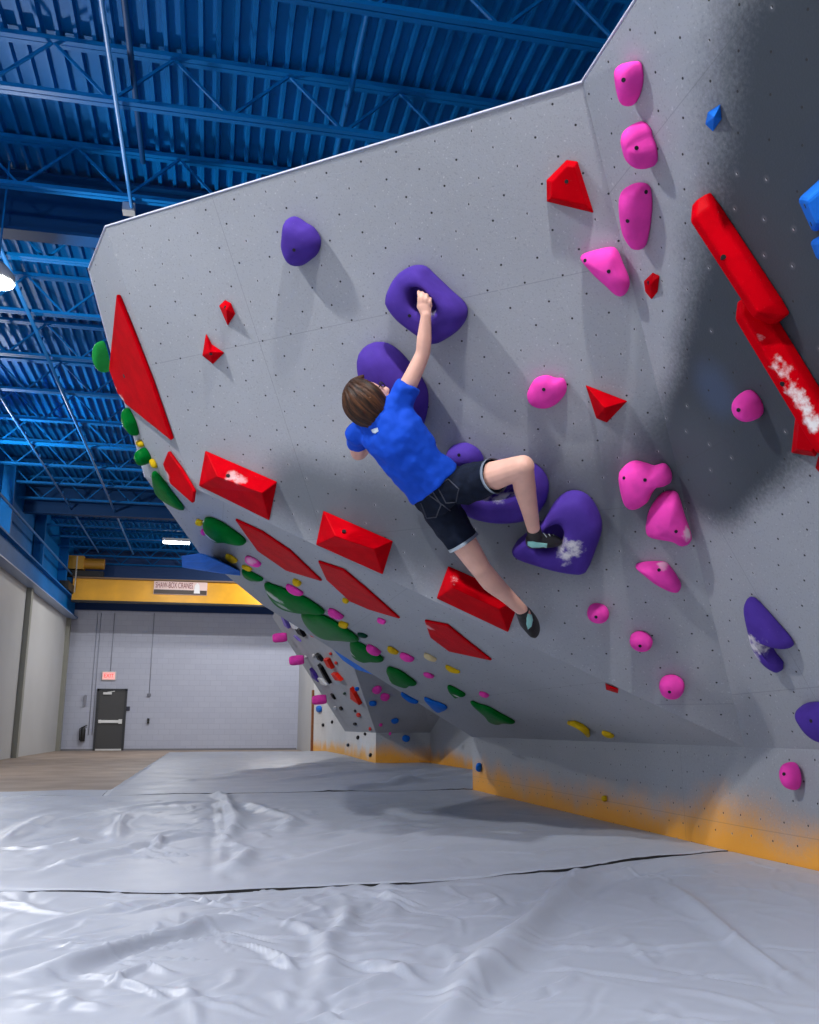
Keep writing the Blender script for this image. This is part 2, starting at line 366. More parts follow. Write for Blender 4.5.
# bridging rods along the hall under the joists
for xx, z, y0, y1, r, m in ((-1.17, 6.6, -6, 10.15, .022, M_LIGHTBLUE), (-1.03, 6.9, -6, 9.6, .03, M_NAVYD), (-2.88, 6.6, 11.0, 33.0, .03, M_LIGHTBLUE), (-4.05, 6.62, 11.0, 33.0, .025, M_LIGHTBLUE), (1.1, 6.95, -6, 20, .03, M_NAVY)):
    t = MB().tube([(xx, y0, z), (xx, y1, z)], r, 8)
    for k in range(int((y1-y0)/1.72)): t.box((xx-.01, y0+k*1.72-.01, z), (xx+.01, y0+k*1.72+.01, z+.12))
    struct('ceiling_pipe', t, m, True)
jb = atz(129, 210, 6.6)
o = MB().box((jb[0]-.07, jb[1]-.07, 6.56), (jb[0]+.07, jb[1]+.07, 6.66)).build('ceiling_junction_box', simple('galvanised_box', (.5, .52, .55), .4, .6), origin=jb)
tag(o, 'pale square junction box at the end of a ceiling conduit', 'electrical box')
# chain hanging under the deck
cx_ = atz(148, 80, 6.9)
# runway beam, column line and rail on the left wall
rb = MB().box((XL+.02, YB, 4.62), (XL+.34, YF-.02, 4.66)).box((XL+.16, YB, 4.66), (XL+.2, YF-.02, 5.2)).box((XL+.02, YB, 5.2), (XL+.34, YF-.02, 5.25))
struct('trim_2', rb, M_NAVY)
struct('trim_3', MB().box((XL+.02, YB, 4.585), (XL+.35, YF-.03, 4.618)), simple('flange_edge_pale', srgb(130, 150, 185), .4))
struct('trim_4', MB().tube([(XL+.3, YB, 5.95), (XL+.3, YF, 5.95)], .035, 8), M_LIGHTBLUE, True)
for k in range(9):
    y = YF-3.2-4.6*k
    if y < YB: break
    struct('trim_5', MB().box((XL+.01, y-.06, 5.26), (XL+.3, y+.06, ZC-.05)), M_NAVY)
for y in (28.0, 35.7, 19.6):
    struct('trim_6', MB().box((XL, y-.14, ZF), (XL+.14, y+.14, 4.6)), M_GREYCOL)
struct('baseboard_far', MB().box((XL, YF-.015, ZF), (3.3, YF, ZF+.06)), simple('base_grey', srgb(120, 120, 126), .6))

# far door
def fpx(x, y): return aty(x, y, YF)
dl, dr = fpx(93.5, 750)[0], fpx(123, 750)[0]; dt = fpx(108, 689)[2]
M_DOOR = simple('door_dark_bronze', srgb(66, 66, 68), .45); M_FRAME = simple('door_frame_charcoal', srgb(44, 46, 52), .45)
d = MB().box((dl+.06, YF-.05, ZF+.02), (dr-.06, YF-.01, dt-.07)).build('door_1', M_DOOR, origin=((dl+dr)/2, YF-.03, ZF)); d['kind'] = 'structure'
ORG_D = ((dl+dr)/2, YF-.03, ZF); d['_o'] = ORG_D
MB().box((dl-.02, YF-.08, ZF), (dl+.06, YF, dt)).box((dr-.06, YF-.08, ZF), (dr+.02, YF, dt)).box((dl-.02, YF-.08, dt-.07), (dr+.02, YF, dt+.01)).build('door_frame', M_FRAME, d)
M_CHROME = simple('satin_steel', (.72, .72, .72), .3, .8)
zb_ = fpx(108, 721.5)[2]
MB().box((dl+.1, YF-.12, zb_-.05), (dr-.1, YF-.07, zb_+.05)).box((dl+.1, YF-.08, zb_-.06), (dl+.2, YF-.05, zb_+.06)).box((dr-.22, YF-.13, zb_-.08), (dr-.1, YF-.05, zb_+.08)).build('push_bar', M_CHROME, d)
MB().box((dl+.2, YF-.11, dt-.20), (dl+.5, YF-.05, dt-.12)).bar((dl+.35, YF-.1, dt-.12), (dl+.6, YF-.06, dt-.08), .025).build('door_closer', simple('closer_pale', (.75, .75, .75), .4), d)
MB().box((dl+.06, YF-.09, ZF+.001), (dr-.06, YF-.02, ZF+.06)).build('threshold', M_CHROME, d)

def text_mesh(name, body, mat, size, loc, parent=None, extrude=.004, width=None):
    cu = bpy.data.curves.new(name, 'FONT'); cu.body = body; cu.size = size; cu.extrude = extrude; cu.align_x = 'CENTER'; cu.align_y = 'CENTER'
    t = bpy.data.objects.new('tmp', cu); COL.objects.link(t); bpy.context.view_layer.update()
    me = bpy.data.meshes.new_from_object(t.evaluated_get(bpy.context.evaluated_depsgraph_get())); bpy.data.objects.remove(t)
    me.materials.clear(); me.materials.append(mat)
    o = bpy.data.objects.new(name, me); COL.objects.link(o); o.rotation_euler = (math.pi/2, 0, 0)
    if parent: o.parent = parent; o.location = np.asarray(loc, float)-np.array(parent['_o'])
    else: o.location = loc
    if width:
        xs = [v.co.x for v in me.vertices]; o.scale = (width/(max(xs)-min(xs)), 1, 1)
    return o
# exit sign over the door
ec = fpx(109, 676); e = empty('exit_sign', (ec[0], YF, ec[2])); tag(e, 'small red lettered EXIT sign over the far dark door', 'exit sign')
bevel(MB().box((ec[0]-.26, YF-.07, ec[2]-.17), (ec[0]+.26, YF-.004, ec[2]+.17)).build('housing', simple('sign_housing', (.62, .62, .62), .5), e), .06, 3)
bevel(MB().box((ec[0]-.22, YF-.082, ec[2]-.13), (ec[0]+.22, YF-.0705, ec[2]+.13)).build('face', emit('exit_face_glow', (.95, .45, .42), .5), e), .003)
text_mesh('lettering', 'EXIT', emit('exit_red_glow', (.9, .03, .03), 1.0), .2, (ec[0], YF-.084, ec[2]), e, .003, .34)
# fire extinguisher
xc = fpx(83.3, 733); fe = empty('fire_extinguisher', (xc[0], YF-.11, xc[2]-.3)); tag(fe, 'dark fire extinguisher hanging on the far wall beside the door', 'fire extinguisher')
M_BLK = simple('black_plastic', (.015, .015, .017), .4)
MB().tube([(xc[0], YF-.11, xc[2]-.30), (xc[0], YF-.11, xc[2]-.28), (xc[0], YF-.11, xc[2]+.12), (xc[0], YF-.11, xc[2]+.18), (xc[0], YF-.11, xc[2]+.22)], [.07, .085, .085, .06, .03], 16).build('cylinder', M_BLK, fe, smooth=True)
MB().bar((xc[0], YF-.11, xc[2]+.23), (xc[0]+.13, YF-.11, xc[2]+.28), .03).bar((xc[0], YF-.11, xc[2]+.22), (xc[0]+.12, YF-.11, xc[2]+.21), .025).build('handle', M_BLK, fe)
MB().tube([(xc[0]-.02, YF-.12, xc[2]+.22), (xc[0]-.12, YF-.12, xc[2]+.15), (xc[0]-.12, YF-.12, xc[2]-.1), (xc[0]-.1, YF-.12, xc[2]-.25)], .018, 8).build('hose', M_BLK, fe, smooth=True)
MB().box((xc[0]-.05, YF-.03, xc[2]-.31), (xc[0]+.05, YF+.002, xc[2]+.2)).build('bracket', M_CHROME, fe)
# other fittings on the far wall
def box_at(name, x0, y0, x1, y1, dep, mat, label, cat, bev=.005):
    a, b = fpx(x0, y1), fpx(x1, y0)
    o = MB().box((a[0], YF-dep, a[2]), (b[0], YF+.002, b[2])).build(name, mat, origin=((a[0]+b[0])/2, YF, (a[2]+b[2])/2)); bevel(o, bev); tag(o, label, cat); return o
box_at('wall_plaque', 124, 706.5, 130, 710.8, .03, simple('plaque_navy', srgb(28, 32, 58), .4), 'small navy plaque on the far wall just beside the dark door', 'sign')
box_at('call_box', 84, 695, 87, 706, .1, simple('box_grey', srgb(140, 142, 155), .5), 'narrow grey box on the far wall above the extinguisher', 'electrical box')
box_at('outlet_box', 147, 718.3, 149.6, 723.5, .08, M_BLK, 'small black outlet box low on the far wall', 'electrical box')
box_at('switch_box', 147, 693.6, 151, 696.5, .06, simple('box_grey_dark', srgb(110, 112, 125), .5), 'small grey switch box on the thin wall conduit', 'electrical box')
M_COND = simple('conduit_grey', srgb(152, 156, 172), .5)
for (xa, ya, xb, yb_, lab) in ((91.5, 613, 88.5, 735, 'thin grey conduit down the far wall nearest the extinguisher'), (94.6, 613, 92, 735, 'thin grey conduit running down close to the door frame'),
                          (112.4, 613, 110.5, 672, 'short thin conduit dropping to the exit sign'), (151.8, 613, 149.2, 694, 'thin grey conduit dropping to the small switch box')):
    b = fpx(xb, yb_); a = fpx(xa, ya); a[0] = b[0]
    o = MB().tube([(a[0], YF-.012, a[2]), (a[0], YF-.012, b[2])], .0135, 8).build('conduit', M_COND, origin=(a[0], YF-.035, b[2]), smooth=True); tag(o, lab, 'conduit')
# strip light near the far end
sc = atz(180, 542.3, 6.55); st = empty('strip_light', sc); tag(st, 'lit white tube light hanging near the far end of the ceiling', 'ceiling light')
MB().box((sc[0]-.55, sc[1]-.12, 6.56), (sc[0]+.32, sc[1]+.12, 6.66)).build('housing', simple('white_metal', (.7, .7, .7), .4), st)
bevel(MB().box((sc[0]-.53, sc[1]-.1, 6.50), (sc[0]+.30, sc[1]+.1, 6.558)).build('diffuser', emit('tube_glow', (.95, .97, 1), 12), st), .02)
for dx in (-.4, .2): MB().bar((sc[0]+dx, sc[1], 6.66), (sc[0]+dx, sc[1], ZC), .015).build('hanger', M_NAVY, st)

# ------------------------------------------------------------------ bridge crane
YC = 34.0
cp = lambda x, y: aty(x, y, YC)
M_YEL = simple('crane_yellow', srgb(222, 158, 8), .45, var=.1, vscale=1.5); M_CRB = simple('crane_black', (.012, .011, .01), .6)
gz0, gz1 = cp(160, 602.5)[2], cp(160, 581)[2]; gx0 = cp(67, 600)[0]
cr_ = empty('bridge_crane', (0, YC, gz0)); tag(cr_, 'yellow overhead crane bridge spanning the hall before the far wall', 'crane')
gz0 = min(gz0, gz1-.7)
MB().box((XL+.35, YC-.03, gz0), (8.6, YC+.03, gz1)).build('girder_web', M_YEL, cr_)
MB().box((XL+.35, YC-.17, gz1), (8.6, YC+.17, gz1+.05)).build('top_flange', simple('crane_dusty_flange', srgb(130, 105, 80), .7), cr_)
MB().box((XL+.35, YC-.15, gz0-.06), (8.6, YC+.15, gz0)).build('bottom_flange', M_CRB, cr_)
MB().box((XL+.1, YC-1.3, 5.27), (XL+.4, YC+1.3, 5.55)).build('end_truck', M_CRB, cr_)
hz = gz1+.06
h = MB().box((cp(64, 570)[0], YC-.25, hz+.25), (cp(84, 570)[0], YC+.25, hz+.72)).build('hoist', simple('hoist_yellow', srgb(190, 140, 30), .5), cr_)
h['_o'] = tuple(ORG[h.name])
MB().tube([(cp(84, 570)[0], YC, hz+.48), (cp(104, 570)[0], YC, hz+.48)], [.2, .2], 16).build('hoist_motor', simple('hoist_motor_yellow', srgb(170, 120, 30), .5), h, smooth=False)
MB().box((cp(62, 570)[0], YC-.2, hz+.0), (cp(104, 570)[0], YC+.2, hz+.2)).build('trolley', M_CRB, cr_)
MB().bar((cp(77.5, 570)[0], YC-.27, hz+.7), (cp(77.5, 570)[0], YC-.27, gz0+.25), .04).build('hook_chain', simple('chain_steel', (.35, .33, .3), .4, .5), h)
sa, sb = cp(153.5, 594.2), cp(207.5, 582.8)
sg = MB().box((sa[0], YC-.07, sa[2]), (sb[0], YC-.031, sb[2])).build('sign_board', simple('sign_pink_white', srgb(226, 196, 190), .5), cr_); sg['_o'] = tuple(ORG[sg.name])
zm = sa[2]+(sb[2]-sa[2])*.36
MB().box((sa[0]+.01, YC-.074, sa[2]+.01), (sb[0]-.01, YC-.0705, zm)).build('sign_band', simple('sign_brown_band', srgb(52, 34, 24), .5), sg)
text_mesh('lettering', 'SHAW-BOX CRANES', simple('sign_maroon', srgb(120, 24, 24), .5), .3, (sa[0]+(sb[0]-sa[0])*.38, YC-.074, (zm+sb[2])/2), sg, .003, (sb[0]-sa[0])*.70)
MB().add([(sb[0]-.47, YC-.078, sa[2]+.06), (sb[0]-.25, YC-.078, sa[2]+.06), (sb[0]-.28, YC-.078, sb[2]-.1), (sb[0]-.36, YC-.078, sb[2]-.03), (sb[0]-.44, YC-.078, sb[2]-.12)], [(0, 1, 2, 3, 4)]).build('emblem', simple('emblem_white', (.8, .78, .78), .5), sg)

# ------------------------------------------------------------------ padded floor: three vinyl covers
def vinyl():
    m, nt, b = nodes('vinyl_grey'); b.inputs['Base Color'].default_value = (*srgb(161, 167, 180), 1); b.inputs['Roughness'].default_value = .36
    g = nd(nt, 'ShaderNodeNewGeometry').outputs['Position']
    r = ramp_(nt, noise_(nt, g, 2.2, 4), .3, .75)
    rr = nd(nt, 'ShaderNodeMapRange'); nt.links.new(r, rr.inputs[0]); rr.inputs[3].default_value = .36; rr.inputs[4].default_value = .5; nt.links.new(rr.outputs[0], b.inputs['Roughness'])
    bp = nd(nt, 'ShaderNodeBump'); bp.inputs['Strength'].default_value = .25; bp.inputs['Distance'].default_value = .01
    mp = nd(nt, 'ShaderNodeMapping'); mp.inputs['Scale'].default_value = (.6, 1.6, 1); mp.inputs['Rotation'].default_value = (0, 0, .3); nt.links.new(g, mp.inputs['Vector'])
    nt.links.new(noise_(nt, mp.outputs[0], 7, 5, .55), bp.inputs['Height']); nt.links.new(bp.outputs[0], b.inputs['Normal'])
    return m
M_VINYL = vinyl(); M_SKIRT = simple('mat_gap_shade_black', (.02, .02, .022), .8)  # black skirt colour stands for the shade in the gap between mats
def kickx(y):
    y = np.asarray(y, float); a = np.interp(y, [-3, BK[1], K1[1]], [BK3[0], BK[0], K1[0]])
    f = np.interp(y, [q1[1], q0[1], 30.6], [q1[0], q0[0], 3.33])
    return np.where(y <= yb+.001, a, np.where(y < q1[1]-.002, BX, f))-.006
def seam_y(x): return np.interp(x, [-5.2, -.82, .02, .91, 1.74, 2.28, 2.85], [4.42, 4.40, 4.25, 4.25, 4.50, 4.78, 4.97])
waves = [(rng.uniform(0, math.pi), rng.uniform(2, 7), rng.uniform(0, 6.28), rng.uniform(.4, 1)) for _ in range(14)]
waves2 = [(rng.uniform(0, math.pi), rng.uniform(9, 26), rng.uniform(0, 6.28), rng.uniform(.4, 1)) for _ in range(16)]
def wrinkle(X, Y, ridges, amp=1.0, fine=()):
    s = sum(a*np.sin(k*(X*math.cos(t)+Y*math.sin(t))+p) for t, k, p, a in waves)/3
    wx = X+.12*s; wy = Y+.1*s
    s2 = sum(a*np.sin(k*(wx*math.cos(t)+wy*math.sin(t))+p) for t, k, p, a in waves2)/3
    z = amp*(.005*s+.0016*(1-2*np.abs(np.tanh(1.5*s2)))*np.clip(.6+s, 0, 1.4))
    for pts, a, w in list(ridges)+list(fine):
        P = np.array([atz(px, py, 0)[:2] if abs(px) > 40 or abs(py) > 40 else (px, py) for px, py in pts]); best = np.full(X.shape, 1e9); tpos = np.zeros(X.shape); L = 0
        seg = np.linalg.norm(np.diff(P, axis=0), axis=1); tot = seg.sum()
        for i in range(len(P)-1):
            d = P[i+1]-P[i]; t = np.clip(((X-P[i, 0])*d[0]+(Y-P[i, 1])*d[1])/(d@d), 0, 1)
            dd = np.hypot(X-P[i, 0]-t*d[0], Y-P[i, 1]-t*d[1]); m_ = dd < best
            best = np.where(m_, dd, best); tpos = np.where(m_, (L+t*seg[i])/tot, tpos); L += seg[i]
        env = np.clip(np.sin(np.pi*np.clip(tpos, .03, .97))*1.6, 0, 1)
        ww = w*(1+.35*s)*(.55+.9*tpos if len(pts) == 4 and w < .03 else 1)
        z = z+a*env*np.exp(-(best/ww)**2)-a*.25*env*np.exp(-((best-2.2*ww)/(1.2*ww))**2)
    return z
near_r = [([(0, 985), (60, 968), (130, 946), (200, 928), (262, 914)], .038, .055), ([(430, 1040), (470, 985), (500, 955), (540, 915), (572, 885), (590, 873), (612, 868)], .045, .05),
          ([(560, 888), (600, 878), (640, 869), (700, 858)], .028, .05), ([(660, 880), (700, 910), (750, 950), (810, 990)], .022, .035), ([(268, 918), (300, 924), (325, 940), (330, 965), (322, 990), (310, 1015)], .016, .03),
          ([(325, 945), (345, 925), (350, 905)], .02, .03), ([(105, 990), (125, 972), (150, 962), (175, 975)], .014, .022), ([(0, 938), (50, 925), (110, 908), (160, 897)], .012, .03),
          ([(20, 1010), (70, 1004), (115, 1010)], .012, .02), ([(370, 960), (400, 972), (430, 985)], .01, .02), ([(245, 940), (270, 950), (290, 962)], .012, .02), ([(535, 940), (600, 950), (680, 945), (760, 935)], .008, .02), ([(330, 960), (420, 950), (520, 945)], .008, .02),
          ([(385, 880), (395, 905), (388, 925)], .01, .03), ([(170, 940), (215, 920), (270, 905), (330, 897)], .012, .03)]
mid_r = [([(218, 785), (220, 830), (222, 886)], .012, .02), ([(212, 790), (226, 798), (236, 820), (228, 838), (236, 852)], .032, .05), ([(236, 800), (268, 811), (292, 819), (284, 835)], .026, .05), ([(30, 876), (110, 852), (170, 838), (215, 831)], .022, .05),
         ([(114, 842), (118, 825), (126, 812)], .026, .05), ([(0, 842), (20, 830), (52, 814)], .024, .05), ([(280, 868), (360, 846), (410, 836), (480, 826)], .022, .05), ([(245, 786), (310, 776), (372, 768)], .03, .1), ([(150, 849), (158, 845), (160, 838)], .03, .03),
         ([(40, 852), (75, 843), (95, 838)], .02, .04), ([(60, 820), (140, 806), (215, 800)], .02, .06), ([(250, 850), (240, 862), (228, 872)], .03, .04), ([(300, 842), (340, 832), (400, 825)], .014, .05), ([(0, 870), (60, 865), (130, 862)], .01, .03)]
far_r = [([(200, 776), (300, 768), (380, 760)], .03, .15), ([(260, 783), (340, 774), (440, 766)], .03, .12), ([(330, 792), (400, 782), (480, 776)], .04, .1), ([(380, 786), (430, 776), (470, 770)], .04, .1), ([(170, 782), (220, 778), (260, 776)], .02, .1), ([(410, 772), (440, 770), (468, 772)], .03, .1)]
def creases(x0, x1, y0, y1, n, a0, a1, w0, w1):
    out = []
    for _ in range(n):
        x, y = rng.uniform(x0, x1), rng.uniform(y0, y1); t = rng.choice([.35, .9, 2.6, 1.5]) + rng.normal(0, .35); L = rng.uniform(.12, .55); pts = []
        for k in range(4): pts.append((x, y)); x += math.cos(t)*L/3; y += math.sin(t)*L/3; t += rng.normal(0, .3)
        out.append((pts, rng.uniform(a0, a1)*rng.choice([1, 1, -.7]), rng.uniform(w0, w1)))
    return out
def axis(parts):
    a = [parts[0][0]]
    for lo, hi, st in parts: a += list(np.linspace(lo, hi, max(2, int(round((hi-lo)/st))+1))[1:])
    return np.array(a)
def cover(name, tx, y_of, ridges, label, lip=0.0, x0=None, amp=1.0, ys=None, fine=()):
    """tx: 0..1 across; y_of(t, X) rows"""
    ny = len(ys); nx = len(tx); X = np.zeros((ny, nx)); Y = np.zeros((ny, nx))
    for i, r in enumerate(ys):
        xr = 4.6
        for _ in range(2):
            yr = y_of(r, np.array([xr]))[0]; xr = float(kickx(yr))
        xx = np.where(tx < 1, tx, 1); X[i] = x0+(xr-x0)*xx; Y[i] = y_of(r, X[i])
    X = np.minimum(X, kickx(Y))
    Z = wrinkle(X, Y, ridges, amp, fine)
    fade = np.clip((kickx(Y)-X)/.12, 0, 1); Z = Z*fade
    return X, Y, Z
def put(name, X, Y, Z, label, skirt=('y0', 'y1', 'x0'), depth=.152):
    ny, nx = X.shape; idx = np.arange(ny*nx).reshape(ny, nx); v = np.stack([X, Y, Z], -1).reshape(-1, 3)
    f = np.stack([idx[:-1, :-1], idx[:-1, 1:], idx[1:, 1:], idx[1:, :-1]], -1).reshape(-1, 4)
    vs = [v]; fs = [f]; base = len(v)
    for s in skirt:
        e = {'y0': idx[0], 'y1': idx[-1], 'x0': idx[:, 0]}[s]; lo = v[e].copy(); lo[:, 2] = -depth
        b = base+np.arange(len(e)); base += len(e); vs.append(lo); q = np.stack([e[:-1], e[1:], b[1:], b[:-1]], -1); fs.append(q)
    o = mk(name, np.concatenate(vs), np.concatenate(fs), [M_VINYL, M_SKIRT], origin=(0, float(Y.mean()), -depth), smooth=True)
    for i in range(len(f), len(o.data.polygons)): o.data.polygons[i].material_index = 1; o.data.polygons[i].use_smooth = False
    tag(o, label, 'crash mat', 'vinyl covered crash mats'); return o
def spread_t(x0, parts, x1=2.85): return (axis(parts)-x0)/(x1-x0)
x0 = XL+.25
tx = spread_t(x0, [(x0, -1.0, .25), (-1.0, 2.85, .0115)])
ysn = axis([(-3.0, 1.6, .3), (1.6, 4.4, .0115)])
X, Y, Z = cover('crash_mat', tx, lambda r, x: r+np.clip((r-1.6)/2.8, 0, 1)*(seam_y(x)-4.4)-.004, near_r, '', x0=x0, ys=ysn, fine=creases(-.8, 2.8, 2.0, 4.5, 150, .002, .007, .012, .02)+creases(-.4, 1.0, 2.1, 4.3, 80, .004, .011, .012, .02))
edge = np.clip(1-(seam_y(X)-Y)/.06, 0, 1); Z = Z-.004*edge**1.5
put('crash_mat', X, Y, Z, 'large wrinkled grey vinyl crash mat in front, nearest the camera')
tx = spread_t(x0, [(x0, -2.6, .2), (-2.6, 2.85, .025)])
ysm = axis([(0, .1, .012), (.1, 1, .0044)])
X, Y, Z = cover('crash_mat', tx, lambda r, x: (seam_y(x)+.006)*(1-r)+(yb-.02)*r, mid_r, '', x0=x0, ys=ysm, fine=creases(-1.6, 2.8, 4.4, 9.5, 110, .003, .011, .014, .028)+creases(-.5, .8, 5.0, 8.5, 40, .006, .018, .014, .03))
edge = np.clip(1-(Y-seam_y(X))/.05, 0, 1); Z = Z+(.001+.004*np.sin(X*3.1+1)+.003*np.sin(X*9))*edge
put('crash_mat', X, Y, Z, 'long grey vinyl crash mat beyond the dark seam, with a rumpled fold', skirt=('y0', 'x0', 'y1'))
# strip to the left ends at 11.1 m, the rest runs on beside the far section
xs3 = -1.03
ysf = np.concatenate([[yb-.012, yb], np.linspace(yb+.006, q1[1]-.006, 120), np.linspace(q1[1], 27.2, 60)])
tx = (axis([(xs3, 2.85, .05)])-xs3)/(2.85-xs3)
X, Y, Z = cover('crash_mat', tx, lambda r, x: np.full(x.shape, r), far_r, '', x0=xs3, ys=ysf, amp=1.6)
put('crash_mat', X, Y, Z+.004, 'grey vinyl crash mat at the back running towards the far wall', skirt=('y0', 'y1', 'x0'))
xs4 = np.linspace(x0, xs3-.008, 60); ys4 = np.linspace(yb-.012, 11.1, 24); X, Y = np.meshgrid(xs4, ys4)
put('crash_mat', X, Y, wrinkle(X, Y, [], 1.2), 'low grey vinyl mat edge beside the bare tan concrete floor')

# ------------------------------------------------------------------ climbing holds
def frame(P):
    n = P[1]; u = nrm(np.cross(ZA, n)); return u, np.cross(n, u), n
def catmull(p, N):
    p = np.asarray(p, float); k = len(p); out = []; seg = np.linalg.norm(np.roll(p, -1, 0)-p, axis=1); cum = np.concatenate([[0], np.cumsum(seg)])
    for s in np.linspace(0, cum[-1], N, endpoint=False):
        i = int(np.searchsorted(cum, s, side='right')-1); t = (s-cum[i])/max(seg[i], 1e-9)
        a, b, c, d = p[(i-1) % k], p[i], p[(i+1) % k], p[(i+2) % k]
        out.append(.5*((2*b)+(-a+c)*t+(2*a-5*b+4*c-d)*t*t+(-a+3*b-3*c+d)*t**3))
    return np.array(out)
def flat2d(px, P, d, lift):
    """measured outline -> footprint on the panel, allowing for how far the hold stands out"""
    u, v, n = frame(P); pts = np.array([hit(x, y, P, d*lift)-n*d*lift for x, y in px]); c = pts.mean(0)
    q = np.stack([(pts-c)@u, (pts-c)@v], 1)
    vd = nrm(c-CAM); cs = abs(vd@n); w = np.array([vd@u, vd@v]); w = w/np.linalg.norm(w); tn = math.sqrt(max(0, 1-cs*cs))/cs
    a = q@w; E = a.max()-a.min(); k = max(.45, (E-.75*d*tn)/E)
    q = q+np.outer((k-1)*(a-(a.max()+a.min())/2), w)
    return c, u, v, n, q
def bolts(o, org, pts, r=.009):
    if not pts: return
    me = o.data; bv = BVHTree.FromPolygons([tuple(Vector(x.co)+Vector(org)) for x in me.vertices], [tuple(p.vertices) for p in me.polygons])
    for (x, y) in pts:
        loc, nn, _, _ = bv.ray_cast(Vector(CAM), Vector(ray(x, y)))
        if loc is None: continue
        loc = np.array(loc); nn = np.array(nn); nn = nn if nn@(CAM-loc) > 0 else -nn
        MB().tube([loc-nn*.012, loc+nn*.0012], r, 12).build('bolt_hole', M_BOLT, o)
def finish(o, label, cat, group, org, bp, r=.009):
    o['_o'] = tuple(float(x) for x in org); tag(o, label, cat, group); bolts(o, org, bp, r); return o
def blob(color, label, P, d, px, bp=(), lift=.35, apex=(0, 0), center=None, mat=None, N=44, lump=.04, flat=0.0, group=None, chalk=(), name='climbing_hold', r=.009):
    c, u, v, n, q = flat2d(px, P, d, lift); q = catmull(q, N)
    ctr = np.zeros(2) if center is None else None
    if center is not None:
        cc = hit(center[0], center[1], P, d*lift)-n*d*lift-c; ctr = np.array([cc@u, cc@v])
    prof = [(.93, 0), (.985, .1), (1, .22), (.985, .40), (.94, .56), (.86, .71), (.74, .83), (.58, .92), (.4, .97), (.2, .995)]
    size = np.abs(q).max(); ph = rng.uniform(0, 6.28, 6); A = np.array(apex)*size; verts = []; faces = []
    for s, h in prof:
        for k_, p in enumerate(q):
            t = 2*math.pi*k_/N
            l = 1+lump*h*(math.sin(2*t+ph[0]+2*h)+.6*math.sin(3*t+ph[1]-3*h)+.4*math.sin(5*t+ph[2]))
            hh = (h if not flat else min(h, 1-flat)/(1-flat))*(1+lump*.9*math.sin(p[0]/size*2.4+ph[3])*s+lump*.9*math.sin(p[1]/size*2.1+ph[4])*s)
            pp = ctr+(p-ctr)*(s*l)+A*h
            verts.append(c+u*pp[0]+v*pp[1]+n*(hh*d+.002))
    verts.append(c+u*(ctr+A)[0]+v*(ctr+A)[1]+n*(d*(1.0)+.002)); R = len(prof)
    for i in range(R-1):
        for j in range(N): faces.append((i*N+j, i*N+(j+1) % N, (i+1)*N+(j+1) % N, (i+1)*N+j))
    for j in range(N): faces.append(((R-1)*N+j, (R-1)*N+(j+1) % N, R*N))
    faces.append(tuple(range(N))[::-1])
    m = mat or (HM[color] if not chalk else hold_mat(color+'_chalked', {'purple': PURPLE, 'pink': PINK, 'red': RED, 'green': GREEN, 'blue': BLUE}[color], chalk=[(hit(x, y, P, d*.6), rr, s) for x, y, rr, s in chalk]))
    o = mk(name, verts, faces, m, origin=c, smooth=True)
    return finish(o, label, 'climbing hold', group or color+' climbing holds', c, bp, r)
def spot(x, y, rx, ry, ang=0, k=8, var=.18):
    a = math.radians(ang); ph = rng.uniform(0, 6.28)
    return [(x+rx*(1+var*math.sin(2*t+ph))*math.cos(t)*math.cos(a)-ry*math.sin(t)*math.sin(a), y+rx*(1+var*math.sin(2*t+ph))*math.cos(t)*math.sin(a)+ry*math.sin(t)*math.cos(a)) for t in np.linspace(0, 2*math.pi, k, endpoint=False)]
def dish(color, label, P, d, outer, inner, bp=(), lift=.45, chalk=(), deep=.2, N=64):
    """a big rounded hold with a pocket sunk into it"""
    u, v, n = frame(P); to2 = lambda px, L: np.array([hit(x, y, P, d*L)-n*d*L for x, y in px])
    po = to2(outer, lift); c = po.mean(0); qo = catmull(np.stack([(po-c)@u, (po-c)@v], 1), 200)
    pi_ = to2(inner, .75); qi = catmull(np.stack([(pi_-c)@u, (pi_-c)@v], 1), 200); ic = qi.mean(0)
    def resample(q):
        a = np.arctan2(q[:, 1]-ic[1], q[:, 0]-ic[0]); rr = np.hypot(q[:, 0]-ic[0], q[:, 1]-ic[1]); o_ = np.argsort(a); a, rr = a[o_], rr[o_]
        t = np.linspace(-math.pi, math.pi, N, endpoint=False); r2 = np.interp(t, np.concatenate([a-2*math.pi, a, a+2*math.pi]), np.tile(rr, 3))
        return np.stack([ic[0]+r2*np.cos(t), ic[1]+r2*np.sin(t)], 1)
    A, B = resample(qo), resample(qi); rings = []
    for s, h in [(.04, 0), (.0, .1), (-.01, .25), (.0, .42), (.04, .6), (.12, .76), (.24, .87), (.42, .94), (.62, .98), (.80, 1.0), (.93, .95), (1.0, .8)]:
        rings.append((A*(1-s)+B*s, h))
    for s, h in [(.97, .42), (.88, .3), (.6, deep), (.3, deep*.9)]: rings.append((ic+(B-ic)*s, h))
    verts = [c+u*p[0]+v*p[1]+n*(h*d+.002) for q, h in rings for p in q]; R = len(rings); faces = []
    verts.append(c+u*ic[0]+v*ic[1]+n*(deep*.88*d+.002))
    for i in range(R-1):
        for j in range(N): faces.append((i*N+j, i*N+(j+1) % N, (i+1)*N+(j+1) % N, (i+1)*N+j))
    for j in range(N): faces.append(((R-1)*N+j, (R-1)*N+(j+1) % N, R*N))
    faces.append(tuple(range(N))[::-1])
    m = hold_mat(color+'_chalked', PURPLE, chalk=[(hit(x, y, P, d*.7), rr, s) for x, y, rr, s in chalk]) if chalk else HM[color]
    o = mk('climbing_hold', verts, faces, m, origin=c, smooth=True)
    return finish(o, label, 'climbing hold', color+' climbing holds', c, bp)
